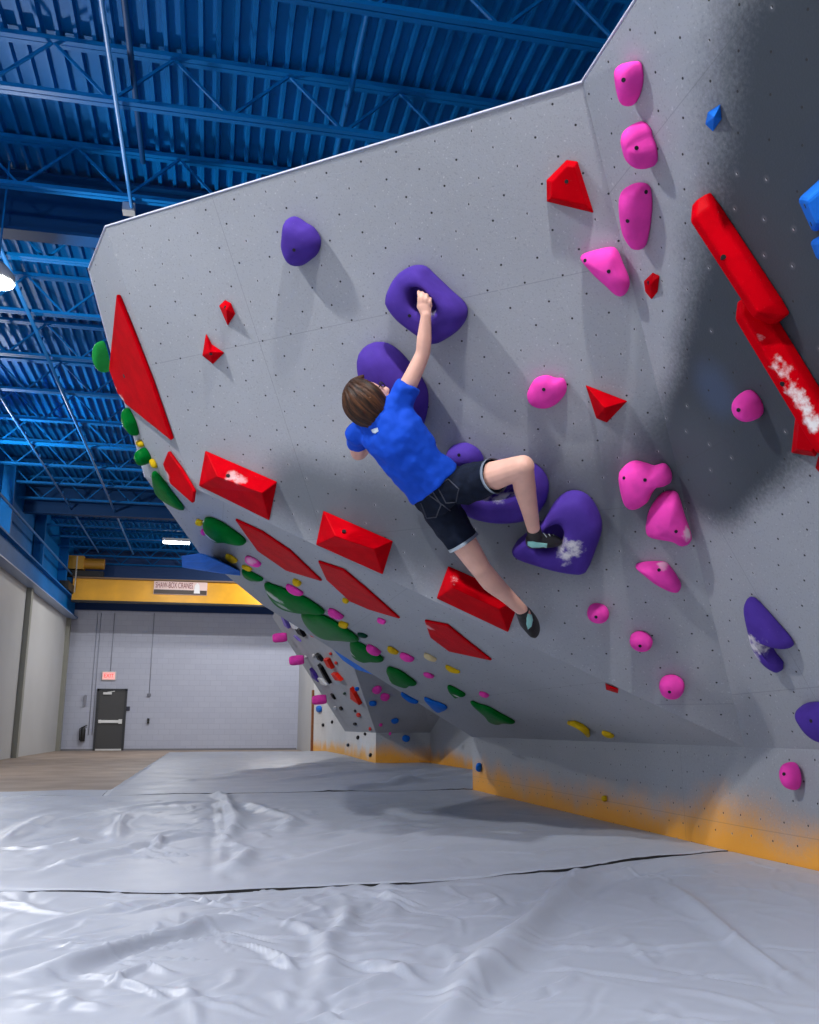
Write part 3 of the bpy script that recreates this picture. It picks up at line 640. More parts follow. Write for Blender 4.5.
def slab(color, label, P, h, px, bp=(), grow=1.0, tops=None, bev=.008, chalk=(), name='climbing_hold', group=None, rad=.009):
    """angular hold: measured outline is its raised face; the foot on the panel is 'grow' times as wide"""
    u, v, n = frame(P); top = [hit(x, y, P, h) for x, y in px]; c3 = sum(top)/len(top); foot = [c3+(p-c3)*grow-n*(h-.002) for p in top]; k = len(px)
    verts = foot+top; faces = [tuple(range(k))[::-1], tuple(range(k, 2*k))]+[(i, (i+1) % k, k+(i+1) % k, k+i) for i in range(k)]
    org = c3-n*h
    m = HM[color] if not chalk else hold_mat(color+'_chalked', RED, .42, [(hit(x, y, P, h), rr, s) for x, y, rr, s in chalk])
    o = mk(name, verts, faces, m, origin=org); bevel(o, bev, 2)
    return finish(o, label, 'climbing hold', group or color+' climbing holds', org, bp, rad)
def facet(color, label, P, base, tops, faces, bp=(), bev=.008, chalk=(), name='climbing_hold', group=None, cat='climbing hold', rad=.009):
    """angular hold from its foot corners on the panel and raised corners (x, y, height)"""
    n = P[1]; vb = [hit(x, y, P, .002) for x, y in base]; vt = [hit(x, y, P, h) for x, y, h in tops]; org = sum(vb)/len(vb)
    m = HM[color] if not chalk else hold_mat(color+'_chalked', {'red': RED, 'blue': BLUE}.get(color, RED), .38, [(hit(x, y, P, .1), rr, s) for x, y, rr, s in chalk])
    o = mk(name, vb+vt, list(faces)+[tuple(range(len(base)))], m, origin=org); bevel(o, bev, 2, 12)
    return finish(o, label, cat, group or color+' climbing holds', org, bp, rad)
RF = [(0, 1, 4), (1, 2, 5, 4), (2, 3, 5), (3, 0, 4, 5)]
def volume(label, TL, BL, BR, TR, P1, P2, h, bp=(), chalk=()):
    return facet('red', label, PA, [TL, BL, BR, TR], [(*P1, h), (*P2, h)], RF, bp, .006, chalk, 'climbing_volume', 'red wedge volumes', 'climbing volume', .012)
# --- red, on the big overhang
volume('big red wedge volume near the left edge, highest of the three', (205, 450), (198.5, 486), (269.5, 521), (277.5, 481.5), (217, 476.5), (262, 493), .13, [(228, 475.5)], [(232, 474, .05, .5), (240, 478, .05, .4)])
volume('big red wedge volume with a chalky top, middle of the three', (323, 510), (315.5, 545), (383, 575), (393.5, 541), (335, 536), (374, 549), .13, [(344, 531)], [(336, 519, .06, .6), (352, 523, .05, .55), (372, 530, .04, .6)])
volume('big red wedge volume under the climber, behind the straight leg', (448, 565.5), (436, 598.6), (508.4, 632.8), (521, 597.6), (453, 587.5), (499, 609), .13, [(479, 588)], [(451, 573, .07, .75), (464, 572, .06, .7)])
slab('red', 'very large flat red triangle on the left edge of the wall', PC, .03, [(116, 294), (108.5, 369), (117, 393), (125, 404), (171, 441), (150, 380), (132.5, 335)], [(124, 376)], .985, chalk=[(114, 388, .05, .7), (122, 400, .05, .7)], rad=.014)
slab('red', 'flat red diamond on the left edge under the large triangle', PC, .025, [(167.4, 451.7), (162.5, 464), (170, 484), (192, 503.5), (193.5, 492), (180, 469)], (), 1.0, chalk=[(167, 475, .04, .5)])
slab('red', 'long flat red diamond on the lower roof, highest of three', PD, .018, [(235, 520.5), (262, 533), (290, 552), (321, 581.5), (286, 571), (257, 551)], (), 1.02)
slab('red', 'long flat red diamond on the lower roof, middle of three', PD, .018, [(318, 562.5), (343.5, 571), (365, 589), (399, 619), (369, 610), (349.4, 601.5), (326, 580)], (), 1.02)
slab('red', 'long flat red diamond on the lower roof, below the straight leg', PD, .018, [(424.4, 621.6), (447, 626), (468, 643), (491, 661), (449, 652), (430, 637.7)], (), 1.02, chalk=[(428, 627, .05, .5)])
facet('red', 'small red faceted chip on the upper left wall', PA, [(225, 299.5), (218.7, 305.6), (227.7, 326.4), (235.6, 314), (231.4, 303)], [(226.5, 310, .06)], [(i, (i+1) % 5, 5) for i in range(5)], [(225, 307)], .004)
facet('red', 'small red boot-shaped chip on the upper left wall', PA, [(205.8, 332.5), (202, 355.7), (213, 364.5), (225, 352.8), (212, 344)], [(210, 352, .06)], [(i, (i+1) % 5, 5) for i in range(5)], [(211, 354)], .004)
facet('red', 'dark red five-sided plate high on the wall below the top edge', PA, [(546, 180), (566.6, 159.3), (578, 161), (594.5, 213.6), (546.5, 202)], [(552, 182, .05), (567, 166, .05), (574, 167, .05), (585, 205, .05), (551, 198, .05)], [(i, (i+1) % 5, 5+(i+1) % 5, 5+i) for i in range(5)]+[(5, 6, 7, 8, 9)], [(566.5, 181.5)], .005)
facet('red', 'red three-sided pyramid in the middle of the wall', PA, [(585, 384.4), (596, 418.5), (607, 423), (628, 401)], [(604.5, 408, .11)], [(i, (i+1) % 4, 4) for i in range(4)], (), .004)
facet('red', 'small dark red chip under the pink column at the wall crease', PB, [(643.6, 281), (652.7, 272), (660, 275.6), (658, 292), (651.6, 300), (645, 292)], [(651, 284, .04)], [(i, (i+1) % 6, 6) for i in range(6)], [(648, 283)], .004)
facet('red', 'tiny flat red chip on the shaded roof above the yellow hook', PD, [(605, 683), (618.6, 688.6), (618, 693.5), (606, 689.7)], [(612, 688.5, .02)], [(i, (i+1) % 4, 4) for i in range(4)], (), .002)
# --- red beams on the right-hand wall
def beam(label, pts, wid, dep, bp=(), chalk=(), tilt=0.0, taper=.06):
    """long bevelled block: pts = its two ends as seen; six-sided section"""
    n = PB[1]; a, b = [hit(x, y, PB, dep*.5)-n*dep*.5 for x, y in pts]; d = nrm(b-a); s = np.cross(n, d); sec = [(-1, 0), (-1, .42), (-.45, 1), (.45, 1), (1, .42), (1, 0)]; verts = []
    L = np.linalg.norm(b-a)
    for t, k, w in ((0, .55, .9), (taper, 1, 1), (L-taper, 1, 1), (L, .5, .88)):
        for x, z in sec: verts.append(a+d*t+s*x*w*wid/2+n*(z*k*dep+.002+tilt*(t/L)*0))
    f = [tuple(range(6))[::-1], tuple(range(18, 24))]
    for i in range(3):
        for j in range(6): f.append((i*6+j, i*6+(j+1) % 6, i*6+6+(j+1) % 6, i*6+6+j))
    m = HM['red'] if not chalk else hold_mat('red_chalked', RED, .38, [(hit(x, y, PB, dep), r, q) for x, y, r, q in chalk])
    org = (a+b)/2; o = mk('climbing_volume', verts, f, m, origin=org); bevel(o, .008, 2, 15)
    return finish(o, label, 'climbing volume', 'red beam volumes', org, bp, .01)
beam('upper of two long red beam volumes crossing the right wall', [(695.5, 202), (774.5, 323)], .092, .11, [(723.5, 257)])
beam('lower long red beam volume with a white worn stripe', [(741.5, 299), (838, 458)], .105, .115, [(782, 384)], [(781+5.6*k, 362+10*k, .055, 1) for k in range(7)]+[(762, 336, .03, .6)])
facet('red', 'red wedge volume tucked beneath the lower long beam', PB, [(796, 409), (791, 453), (816, 457), (824, 440)], [(800, 415, .07), (797, 449, .07), (812, 452, .07), (818, 438, .07)], [(i, (i+1) % 4, 4+(i+1) % 4, 4+i) for i in range(4)]+[(4, 5, 6, 7)], (), .005, (), 'climbing_volume', 'red beam volumes', 'climbing volume')
facet('red', 'red block at the picture edge just below the wedge volume', PB, [(818, 456), (815, 468), (828, 482), (842, 470), (836, 456)], [(826, 465, .07)], [(i, (i+1) % 5, 5) for i in range(5)], (), .004, (), 'climbing_volume', 'red beam volumes', 'climbing volume')
# --- blue on the right-hand wall
facet('blue', 'small blue faceted chip high on the right wall', PB, [(720.5, 103.7), (722, 119), (713, 132), (705, 124.5), (707.6, 112)], [(714, 117, .05)], [(i, (i+1) % 5, 5) for i in range(5)], (), .003)
facet('blue', 'upper of two big blue blocks at the right picture edge', PB, [(797, 199), (822, 176), (850, 180), (856, 215), (836, 226), (812.5, 233)], [(806, 201, .13), (822, 188, .13), (842, 190, .13), (845, 212, .13), (816, 225, .13)], [(0, 1, 7, 6), (1, 2, 8, 7), (2, 3, 9, 8), (3, 4, 5, 10, 9), (5, 0, 6, 10), (6, 7, 8, 9, 10)], [(805, 206), (811, 224)], .012)
facet('blue', 'lower of two big blue blocks at the right picture edge', PB, [(809, 241), (838, 226), (858, 236), (850, 262), (817, 261)], [(817, 242, .11), (838, 234, .11), (846, 252, .11), (822, 254, .11)], [(0, 1, 6, 5), (1, 2, 7, 6), (2, 3, 7), (3, 4, 8, 7), (4, 0, 5, 8), (5, 6, 7, 8)], (), .012)
# --- pink, on the right-hand wall and along the crease
blob('pink', 'pink teardrop hold topmost of the column beside the crease', PB, .085, [(616, 70), (626, 63), (640, 60.5), (644, 66), (643.6, 80.6), (636, 97), (625, 108), (620, 99)], [(623.5, 80)], apex=(-.08, .1))
blob('pink', 'lumpy rounded pink hold, second down the column', PB, .13, [(622.7, 140), (629, 126), (640, 122), (651, 128), (653, 136), (658.5, 147), (656.5, 163), (647, 168.5), (632.6, 165), (624, 154)], [(636.5, 148)])
blob('pink', 'long upright pink hold, third down the column', PB, .11, [(624.5, 191), (631, 185), (640, 182), (651, 183), (653.4, 198), (650, 216), (645, 232), (636, 251), (627, 246), (622, 236), (621.6, 218)], [(627.5, 221), (646, 192)])
blob('pink', 'wide triangular pink hold at the foot of the column', PA, .10, [(579.4, 258.5), (592, 251), (612, 245.5), (619, 250), (624, 264), (629.6, 282), (625, 295), (616, 298), (603, 286), (588, 271)], [(608.7, 271.5), (585, 260.5)])
blob('pink', 'flat bean-shaped pink hold alone in mid wall', PA, .07, [(526, 396.5), (530, 386), (536, 378), (546.5, 374.5), (556, 377), (565, 378), (566.6, 391), (556, 405), (543, 410), (530, 405.7)], [(543.7, 389.5)])
blob('pink', 'upper of the touching pair of large pink holds', PA, .12, [(618, 478), (624, 466), (634, 459.5), (647, 462), (655, 464.5), (665.5, 461.4), (671.7, 470), (671, 481), (660, 484), (652, 494), (647, 504), (634, 512.6), (624, 507)], [(645, 480), (624, 478)])
blob('pink', 'lower of the touching pair of large pink holds, chalk-marked', PA, .12, [(645.4, 530), (648, 513), (657, 497), (666, 489), (676, 489), (680, 496), (685, 518), (691, 541), (688, 548), (682, 550), (674, 545), (658, 541.5), (648, 538)], [(676, 531.5)], chalk=[(690, 533, .05, .7)])
blob('pink', 'pink lens-shaped hold under the large pink pair', PA, .08, [(635.5, 566), (642, 562), (651, 560.4), (665.5, 560.6), (672, 568), (678, 579), (681, 588), (676.5, 594.5), (663.7, 590), (648, 579)], [(659, 570)], chalk=[(664, 564, .04, .5)])
blob('pink', 'small round pink hold, first of the line of three', PA, .085, spot(598, 613.5, 11.3, 11.3, 0, 10, .03), [(596, 617)], lump=.02)
blob('pink', 'small round pink hold in the middle of the line of three', PA, .085, spot(641, 641.5, 11.6, 11.6, 0, 10, .03), [(640, 646)], lump=.02)
blob('pink', 'round pink hold at the lower end of the line of three', PA, .095, spot(671.7, 687, 13.3, 13.8, 0, 10, .03), [(669.5, 692)], lump=.02)
blob('pink', 'pink ball hold just below the red beams', PB, .11, spot(748.7, 406, 15.3, 15.6, 0, 10, .03), [(738.5, 410)], lump=.02)
blob('pink', 'pink egg hold on the grey kicker beneath the dark purple one', PK, .085, spot(791.5, 776, 11, 14.3, -10, 10, .03), [(784, 774)], lump=.02)
# --- purple
blob('purple', 'heart-shaped purple hold highest on the left of the wall', PA, .12, [(280.5, 248), (283, 236), (286.5, 221), (292, 216.5), (299, 218), (306, 222), (316, 227), (323, 239), (319, 253), (309, 261), (299, 267), (290, 267.5), (284, 260)], [(294, 250)], apex=(-.1, .05))
dish('purple', 'big purple pocket hold gripped by the climber\'s raised hand', PA, .16, [(409, 267.5), (421, 268), (431, 277), (448, 293), (462, 306), (464.5, 317), (458.5, 329), (446, 339), (432.5, 344), (416.6, 334.5), (398, 320), (387, 306), (386, 298), (389, 288), (397, 275)],
     [(410.5, 290), (416.6, 286.5), (426, 289), (434, 300), (437, 308), (432.5, 313), (421, 311.5), (412.5, 303)], [(409.5, 315.7)], chalk=[(428, 303, .06, .6), (433, 314, .05, .5)])
blob('purple', 'tall purple hold behind the climber\'s head and shoulder', PA, .17, [(362, 372), (363.5, 354), (373, 343.5), (386, 341), (398, 346), (410, 358), (423, 374), (430, 390), (429, 408), (422, 428), (411, 441), (395, 437), (376, 412), (366, 392)], apex=(-.15, .12))
blob('purple', 'small domed purple hold half hidden behind the shorts', PA, .12, [(444, 462), (447, 451), (456, 444.5), (468, 442), (480.4, 448.5), (484, 460), (474, 467), (462, 469), (450, 468)], [(459, 455)])
dish('purple', 'long purple pocket hold behind the climber\'s bent thigh', PA, .15, [(459, 497), (462, 481), (474, 470), (492, 464), (512, 462), (530, 466), (541, 474.5), (547, 488), (543, 506), (530, 519), (505, 523), (480, 520), (464, 512)], [(480, 492), (490, 483), (508, 480), (520, 484), (518, 492), (500, 497), (487, 498)], chalk=[(500, 492, .07, .95), (486, 495, .05, .7), (512, 488, .05, .8)])
dish('purple', 'angular purple pocket hold with the climber\'s bent-leg shoe inside', PA, .16, [(554.6, 503), (569, 494.5), (584, 497.5), (594.5, 510), (600.6, 530), (594, 553), (586, 572), (580, 573.8), (560, 570.5), (535, 563), (515, 555.5), (513, 547), (526, 536), (541, 524)],
     [(545, 529), (553, 524), (560, 523.5), (564, 531.5), (561, 543), (551, 550), (539, 549), (535.5, 540.5)], chalk=[(573, 544, .08, .95), (566, 552, .07, .9), (577, 536, .04, .7), (549, 558, .04, .5)])
blob('purple', 'hooked purple hold low on the right wall, chalk on its waist', PB, .09, [(748.5, 600), (752, 596), (757.5, 598), (775, 616), (794, 637), (795, 645.5), (780, 643), (769, 642), (769, 656), (778.5, 668), (774.5, 674.5), (764, 669), (756, 658), (751, 637)], center=(761, 634), chalk=[(758, 640, .07, .95), (760, 652, .05, .8), (768, 638, .04, .5)], lump=.02)
blob('purple', 'dark purple hold cut by the right picture edge', PB, .12, [(795, 711), (806, 705.5), (822, 704), (846, 708), (850, 725), (838, 742), (822, 743), (806, 733), (797, 720)], [(811, 721)])
# --- green, up the left edge
blob('green', 'round green hold sticking out behind the large red triangle', PC, .09, [(103, 340), (97, 350), (97, 362), (102, 371), (106, 371), (107.5, 352)], mat=hold_mat('pale_green_resin', PALEG))
blob('green', 'green hold on the left edge below the large red triangle', PC, .07, [(126.4, 408), (122, 417), (126, 427), (136, 436), (137, 424), (133, 415)], mat=HM['green'])
blob('yellow', 'tiny yellow hold above the green knob on the left edge', PC, .03, spot(140, 443.5, 4.5, 3.2, 35))
blob('green', 'round green knob between two tiny yellow holds', PC, .09, [(136, 456), (142, 448), (149, 453.5), (150, 461), (143, 465)], mat=HM['green'])
blob('yellow', 'tiny yellow hold under the green knob on the left edge', PC, .03, spot(153.5, 463.5, 5.5, 3.2, 58))
blob('green', 'leaf-shaped green hold hanging on the lower left edge', PC2, .05, [(153.5, 470), (160.5, 473), (172, 492), (183, 511), (165, 502.5), (154.5, 492)], lift=.3)
# --- lower roof
blob('green', 'green fish-shaped hold below the highest red volume', PD, 0.08, [(204, 519), (212, 516.5), (223, 521), (233, 528), (247, 542), (229, 541), (215, 543.5), (206, 535)], chalk=[(208, 533, .09, .9)])
blob('yellow', 'small yellow hold touching the green fish-shaped hold', PD, .04, spot(199.5, 522.2, 5, 2.6, 15))
blob('pink', 'tiny pink hold peeking out below the yellow one', PD, .03, spot(203.5, 532, 2.2, 4, -20))
facet('blue', 'long blue fin jutting out past the left edge of the wall', PD, [(203, 571), (241, 575.8), (240.6, 571), (212, 556)], [(181.5, 567.5, .34), (180.5, 556, .36), (201, 553, .30), (206, 569.5, .26), (225, 574, .12)], [(0, 1, 8), (0, 8, 7), (7, 8, 6), (8, 1, 2), (8, 2, 6), (2, 3, 6), (3, 5, 6), (3, 0, 4, 5), (0, 7, 4), (4, 7, 6, 5)], (), .01)
blob('yellow', 'yellow lens-shaped hold beside the pink one below the blue fin', PD, .04, [(226, 554), (232, 554.5), (237.5, 561), (233, 563.5), (227, 559)])
blob('pink', 'pink hold with a pale streak right of the yellow lens', PD, .05, [(245.5, 557), (253, 557), (261, 564.5), (255, 566), (247, 562)], chalk=[(251, 561, .05, .5)])
blob('yellow', 'yellow sliver on top of the small dark green hold', PD, .03, spot(247, 567.8, 5, 2.3, 15))
blob('green', 'small dark green hold touching the tail of the blue fin', PD, 0.05, [(241.6, 570), (249, 570), (257, 573.5), (264, 578.5), (258, 580), (251, 581), (243.5, 577)])
blob('green', 'big green hold with a chalky nose, highest of the leafy pair', PD, 0.07, [(264.4, 583), (272, 584), (282, 587), (306, 595.7), (326, 611), (313, 613), (298.6, 613.5), (282, 611), (271, 601)], chalk=[(275, 595, .12, .7), (284, 604, .1, .5)], group='green climbing holds')
blob('yellow', 'small yellow hold between the pink one and the red diamond', PD, .04, spot(296.8, 582.3, 5, 2.8, 20))
blob('pink', 'pink oval hold above the nose of the big leafy green one', PD, .05, [(286.5, 584.5), (295, 587), (303.5, 593.5), (296, 594.5), (288, 590)])
blob('green', 'longest green hold, flat and leafy, lower of the pair', PD, 0.06, [(300.5, 614), (314, 613), (327, 615), (349.4, 629), (359.5, 640), (341, 641), (322, 640), (311, 633)])
blob('pink', 'pink oval hold above the longest green hold', PD, .05, [(328, 609.5), (335, 609), (343.5, 617), (337, 619), (330, 615)])
blob('yellow', 'yellow oval hold resting against the longest green hold', PD, .04, spot(343.5, 624.5, 6.2, 3, 8))
blob('yellow', 'tiny yellow hold beneath the middle red diamond', PD, .03, spot(345.5, 600.5, 3.2, 2.2, 30))
blob('pink', 'small flat pink hold past the tip of the middle red diamond', PD, .03, spot(381.5, 620.8, 5.5, 2.6, 10))
blob('dgreen', 'tiny dark teal hold between the pink and green ones', PD, .03, spot(362.5, 635.2, 5, 2.4, 10))
blob('green', 'green beak-shaped hold with a pink one on its flank', PD, 0.06, [(350.5, 641), (357, 640), (366, 644.5), (384, 658.6), (373, 662), (362, 663.5), (352, 657)], chalk=[(351, 652, .07, .7)])
blob('pink', 'pink hold overlapping the green beak-shaped hold', PD, .06, [(367, 645), (374, 646), (380.5, 653.5), (374, 654.5), (369, 650.5)])
blob('yellow', 'yellow hold just right of the pink one on the green beak', PD, .04, [(388, 646.3), (393, 646.8), (398.6, 653), (392, 653.6), (388, 650.5)])
blob('pink', 'bright pink hold right of the yellow one on the lower roof', PD, .05, [(400, 654), (407, 653.5), (414.5, 658.8), (408, 661.5), (403, 659)])
blob('cream', 'small cream wooden hold below the right-hand red diamond', PD, .04, [(424, 653.7), (430, 655), (436.5, 660), (430, 659.5)])
blob('yellow', 'yellow sliver hold below the cream wooden one', PD, .035, [(446, 665), (452, 667), (460.5, 671.3), (452, 672.3), (447, 669)])
blob('pink', 'small pink oval between the cream hold and the green cup', PD, .035, spot(428.8, 675.2, 5, 2.6, 10))
blob('green', 'green cup-shaped hold above the alcove', PD, 0.06, [(387.6, 666.5), (394, 667), (402, 670), (417, 683), (411, 684.5), (404.7, 688.5), (391, 684), (388, 676)], chalk=[(389, 680, .05, .6)])
blob('green', 'small green hold with a chalk spot, beside a tiny pink oval', PD, 0.045, [(448.3, 684.5), (456, 687), (466, 694), (460, 696), (455, 699), (450, 692)], chalk=[(457, 694, .05, .9)])
blob('pink', 'small pink oval over the largest right-hand green hold', PD, .035, spot(484, 694.3, 4.8, 2.4, 10))
blob('blue', 'dark blue boat-shaped hold on the roof edge above the alcove', PD, 0.05, [(424.5, 697), (433, 700), (441, 702), (448, 706.5), (443, 711), (437, 713.2), (430, 706)])
blob('blue', 'blue hold tucked on the roof edge left of the blue boat', PD, .05, [(401.5, 691.6), (409, 696), (418.5, 702), (412, 703), (405, 698)])
blob('green', 'dark green swooping hold lowest on the roof', PD, 0.05, [(470.6, 700.5), (479, 703), (488, 705), (500, 712), (516, 721.5), (505, 722.5), (496, 726), (488, 723), (484, 715)], center=(493, 715))
def hook(color, label, P, px, rad, mat=None):
    n = P[1]; pts = [hit(x, y, P, r)+n*.0 for (x, y), r in zip(px, rad)]; c = sum(pts)/len(pts)
    o = MB().tube(pts, rad, 14).build('climbing_hold', mat or HM[color], origin=c, smooth=True)
    return finish(o, label, 'climbing hold', color+' climbing holds', c, ())
hook('yellow', 'curved yellow banana-shaped hold on the lower roof', PD, [(569, 723), (575, 724), (581, 727), (586, 731), (588, 735.5)], [.016, .024, .027, .026, .016])
blob('yellow', 'low lumpy yellow hold beside the banana-shaped hold', PD, .03, spot(608, 734.3, 7, 3, 10))
blob('yellow', 'tiny yellow hold on the orange-sprayed kicker', PK, .03, spot(604.5, 798.5, 3.4, 3.2, 0))
blob('blue', 'narrow blue hold at the end corner of the kicker', PK, .05, spot(479, 767.3, 2.6, 4.8, 8))
slab('blue', 'long flat blue hold under the green leafy pair', PE1, .12, [(327, 643), (333, 643.5), (341, 650), (347, 659), (366, 665.5), (378.5, 677), (356, 670), (343, 661)], (), 1.05, bev=.02)
slab('blue', 'blue hold at the top corner of the far wall section', PE1, .15, [(264, 600.5), (271, 603), (281, 613), (274, 612.5)], (), 1.05, bev=.02)
# --- far wall section, small in the picture
for lab, px in (('pink knob jutting from the far section edge, highest of three', (278, 633, 5.5, 3.0)), ('pink knob jutting from the far section edge, middle of three', (295, 655.5, 6.6, 4.0)), ('pink knob on the far section edge, lowest of three', (317.5, 695, 4.6, 4.4))):
    x, y, a, b_ = px; n = PE1[1]; p0 = hit(x+12, y+2, PE1)+n*.085; p1 = p0-nrm(RT)*.29+n*.06
    o = MB().tube([p0, p0+(p1-p0)*.3, p0+(p1-p0)*.8, p1], [.10, .115, .11, .085], 16).build('climbing_hold', HM['pink'], origin=p0, smooth=True)
    bevel(o, .02); finish(o, lab, 'climbing hold', 'pink climbing holds', p0, ())
def far_tri(color, label, px, h=.08, P=None): return slab(color, label, P or PE1, h, px, (), 1.03, bev=.01, group='angular holds on the far section')
far_tri('black', 'black angular hold below a white one on the far section', [(294, 628.5), (299, 630), (303.5, 637.5), (298, 634.5)])
far_tri('white', 'white angular hold above the black one on the far section', [(289, 622), (293, 624), (297, 630), (292, 628.5)])
far_tri('lilac', 'lilac sliver hold highest on the far section', [(279.5, 614), (282, 615), (288, 629), (284, 626)])
far_tri('black', 'small black sliver beside the lilac sliver', [(284, 613), (286.5, 614), (289.5, 620), (287, 618)], .05)
far_tri('lilac', 'thin lilac sliver under the white angular hold', [(293, 636), (296, 637.5), (300, 642), (297, 640.5)], .05)
far_tri('black', 'black wedge beside a white knob on the far section', [(314.5, 654.5), (317.5, 656.5), (321.5, 662), (317.5, 660)])
far_tri('black', 'long black hold in the middle of the far section', [(317, 665), (320, 668), (329, 684.5), (323, 677)])
far_tri('purple', 'purple diamond hold low on the far section edge', [(309, 669), (312.5, 673), (318, 682.5), (312, 678)])
far_tri('white', 'white hold beside the purple diamond', [(317, 678.5), (320.5, 679.5), (325.5, 686), (321, 684.5)], .06)
far_tri('redo', 'upper orange-red hold of the touching red column', [(323, 659.5), (326.5, 660), (331.5, 669.5), (327, 667.5)])
far_tri('redo', 'lower orange-red hold of the touching red column', [(330.5, 674), (334.5, 674.5), (340.5, 681.5), (335, 680.5)])
far_tri('redo', 'orange-red wedge alone near the alcove crease', [(349.5, 688.5), (353, 694), (359, 705.5), (350, 699)])
far_tri('redo', 'red hold peeking from under the longest green hold', [(309, 633.5), (313, 635.5), (316, 638.5), (311, 637)])
far_tri('black', 'black dash hold below the purple diamond', [(330, 694), (332, 695.5), (334.5, 700), (332, 698)], .05)
SM = [('redo', 330.5, 653.8, 1.5, PE1, 'tiny red dot hold, upper of two near the roof edge'), ('redo', 336, 663, 1.6, PE1, 'tiny red dot hold, lower of two near the roof edge'), ('white', 305.5, 657, 1.6, PE1, 'tiny white knob nearest the middle pink knob'),
      ('white', 313.5, 655.5, 1.6, PE1, 'tiny white knob touching the black wedge'), ('white', 335, 708, 1.8, PE1, 'small white knob low on the far section'), ('black', 341, 708.5, 2.0, PE1, 'small black knob beside the low white knob'),
      ('dgreen', 344.5, 693.5, 1.5, PE1, 'tiny dark green knob left of the orange-red wedge'), ('redo', 358.5, 715, 2.2, PE1, 'small red knob below the orange-red wedge'), ('black', 355, 711, 1.4, PE1, 'tiny black knob above the small red knob'), ('black', 355, 724, 1.8, PE1, 'small black knob just above the white kicker'),
      ('redo', 370, 729, 1.7, PE1, 'tiny red knob at the alcove corner above the kicker'), ('blue', 357, 689, 2.2, PE2, 'small blue knob at the top of the alcove'), ('pink', 377, 690, 4.6, PE2, 'pink round hold in the alcove, upper of the pair'), ('pink', 385, 697.2, 4.2, PE2, 'pink round hold in the alcove, lower of the pair'),
      ('blue', 372.8, 703.5, 3.4, PE2, 'blue hold in the alcove below the pink pair'), ('blue', 395, 721, 3.4, PE2, 'blue hold in the middle of the dark alcove'), ('pink', 380.8, 725, 1.7, PE2, 'tiny pink knob in the alcove, upper of two'), ('pink', 390, 733.5, 1.6, PKB, 'tiny pink knob in the alcove, lower of two'),
      ('blue', 406, 738.5, 3.6, PKB, 'blue hold on the alcove kicker'), ('black', 333.5, 733, 1.6, PKF, 'tiny black knob at the top of the white kicker'), ('black', 357.8, 737.5, 1.8, PKF, 'small black knob in the middle of the white kicker'), ('black', 365, 734, 1.4, PKF, 'tiny black knob near the top of the white kicker corner'),
      ('black', 348, 745, 1.5, PKF, 'tiny black knob left of centre on the white kicker'), ('black', 370.3, 755, 1.8, PKF, 'small black knob low on the white kicker corner'),
      ('blue', 319, 709, 3.2, PW0, 'pale blue hold on the white wall beside the wooden post'), ('black', 332, 722, 1.5, PW0, 'tiny black knob on the white wall above the kicker'), ('black', 323, 725, 1.5, PW0, 'tiny dark knob below the pale blue hold')]
for c, x, y, r, P, lab in SM:
    dd = r*.75*np.linalg.norm(hit(x, y, P)-CAM)/F
    blob(c, lab, P, dd*1.1, spot(x, y, r, r*1.15, rng.uniform(0, 90)), N=20, group='small holds on the far section')

# ------------------------------------------------------------------ the climber
NA = PA[1]
def J(x, y, off): return hit(x, y, PA, off)
M_SKIN = simple('skin', srgb(236, 184, 164), .5, var=.05, vscale=14, spec=.35)
M_SHIRT = simple('tshirt_royal_blue', srgb(18, 78, 205), .75, bump=.15, bscale=350, var=.06, vscale=9, spec=.2)
M_DENIM = simple('denim_dark', srgb(17, 26, 44), .85, bump=.4, bscale=420, var=.2, vscale=25, spec=.2)
M_CUFF = simple('denim_cuff_grey', srgb(120, 132, 146), .85, bump=.3, bscale=400)
M_STITCH = simple('denim_stitch', srgb(62, 66, 80), .8)
M_SHOE = simple('shoe_black', (.014, .014, .016), .5, bump=.2, bscale=150)
M_MINT = simple('shoe_mint', srgb(165, 235, 224), .5)
def sections(mb, secs, n=24):
    """loft of ellipses (centre, wide axis, half width, deep axis, half depth)"""
    v = []; f = []
    for c, a, ra, b, rb in secs:
        for t in np.linspace(0, 2*math.pi, n, endpoint=False): v.append(c+a*ra*math.cos(t)+b*rb*math.sin(t))
    for i in range(len(secs)-1):
        for j in range(n): f.append((i*n+j, i*n+(j+1) % n, (i+1)*n+(j+1) % n, (i+1)*n+j))
    f += [tuple(range(n))[::-1], tuple((len(secs)-1)*n+j for j in range(n))]
    return mb.add(v, f)
def limb(mb, pts, rad, n=16, k=6):
    """smooth tapering tube with round ends through the joints"""
    P = [np.asarray(p, float) for p in pts]; Q = []; R = []
    for i in range(len(P)-1):
        for t in np.linspace(0, 1, k, endpoint=False): Q.append(P[i]*(1-t)+P[i+1]*t); R.append(rad[i]*(1-t)+rad[i+1]*t)
    Q.append(P[-1]); R.append(rad[-1]); Q = np.array(Q); R = np.array(R)
    for _ in range(2): Q[1:-1] = .25*Q[:-2]+.5*Q[1:-1]+.25*Q[2:]
    d0 = nrm(Q[0]-Q[1]); d1 = nrm(Q[-1]-Q[-2])
    pre = [(Q[0]+d0*R[0]*math.sin(a), R[0]*math.cos(a)) for a in (1.45, 1.05, .6, .25)]; post = [(Q[-1]+d1*R[-1]*math.sin(a), R[-1]*math.cos(a)) for a in (.25, .6, 1.05, 1.45)]
    allp = pre+list(zip(Q, R))+post
    return mb.tube([p for p, r in allp], [r for p, r in allp], n)
def soft(o, vox, it=6, fac=.5):
    m = o.modifiers.new('remesh', 'REMESH'); m.mode = 'VOXEL'; m.voxel_size = vox; m.use_smooth_shade = True
    s = o.modifiers.new('smooth', 'SMOOTH'); s.factor = fac; s.iterations = it; return o
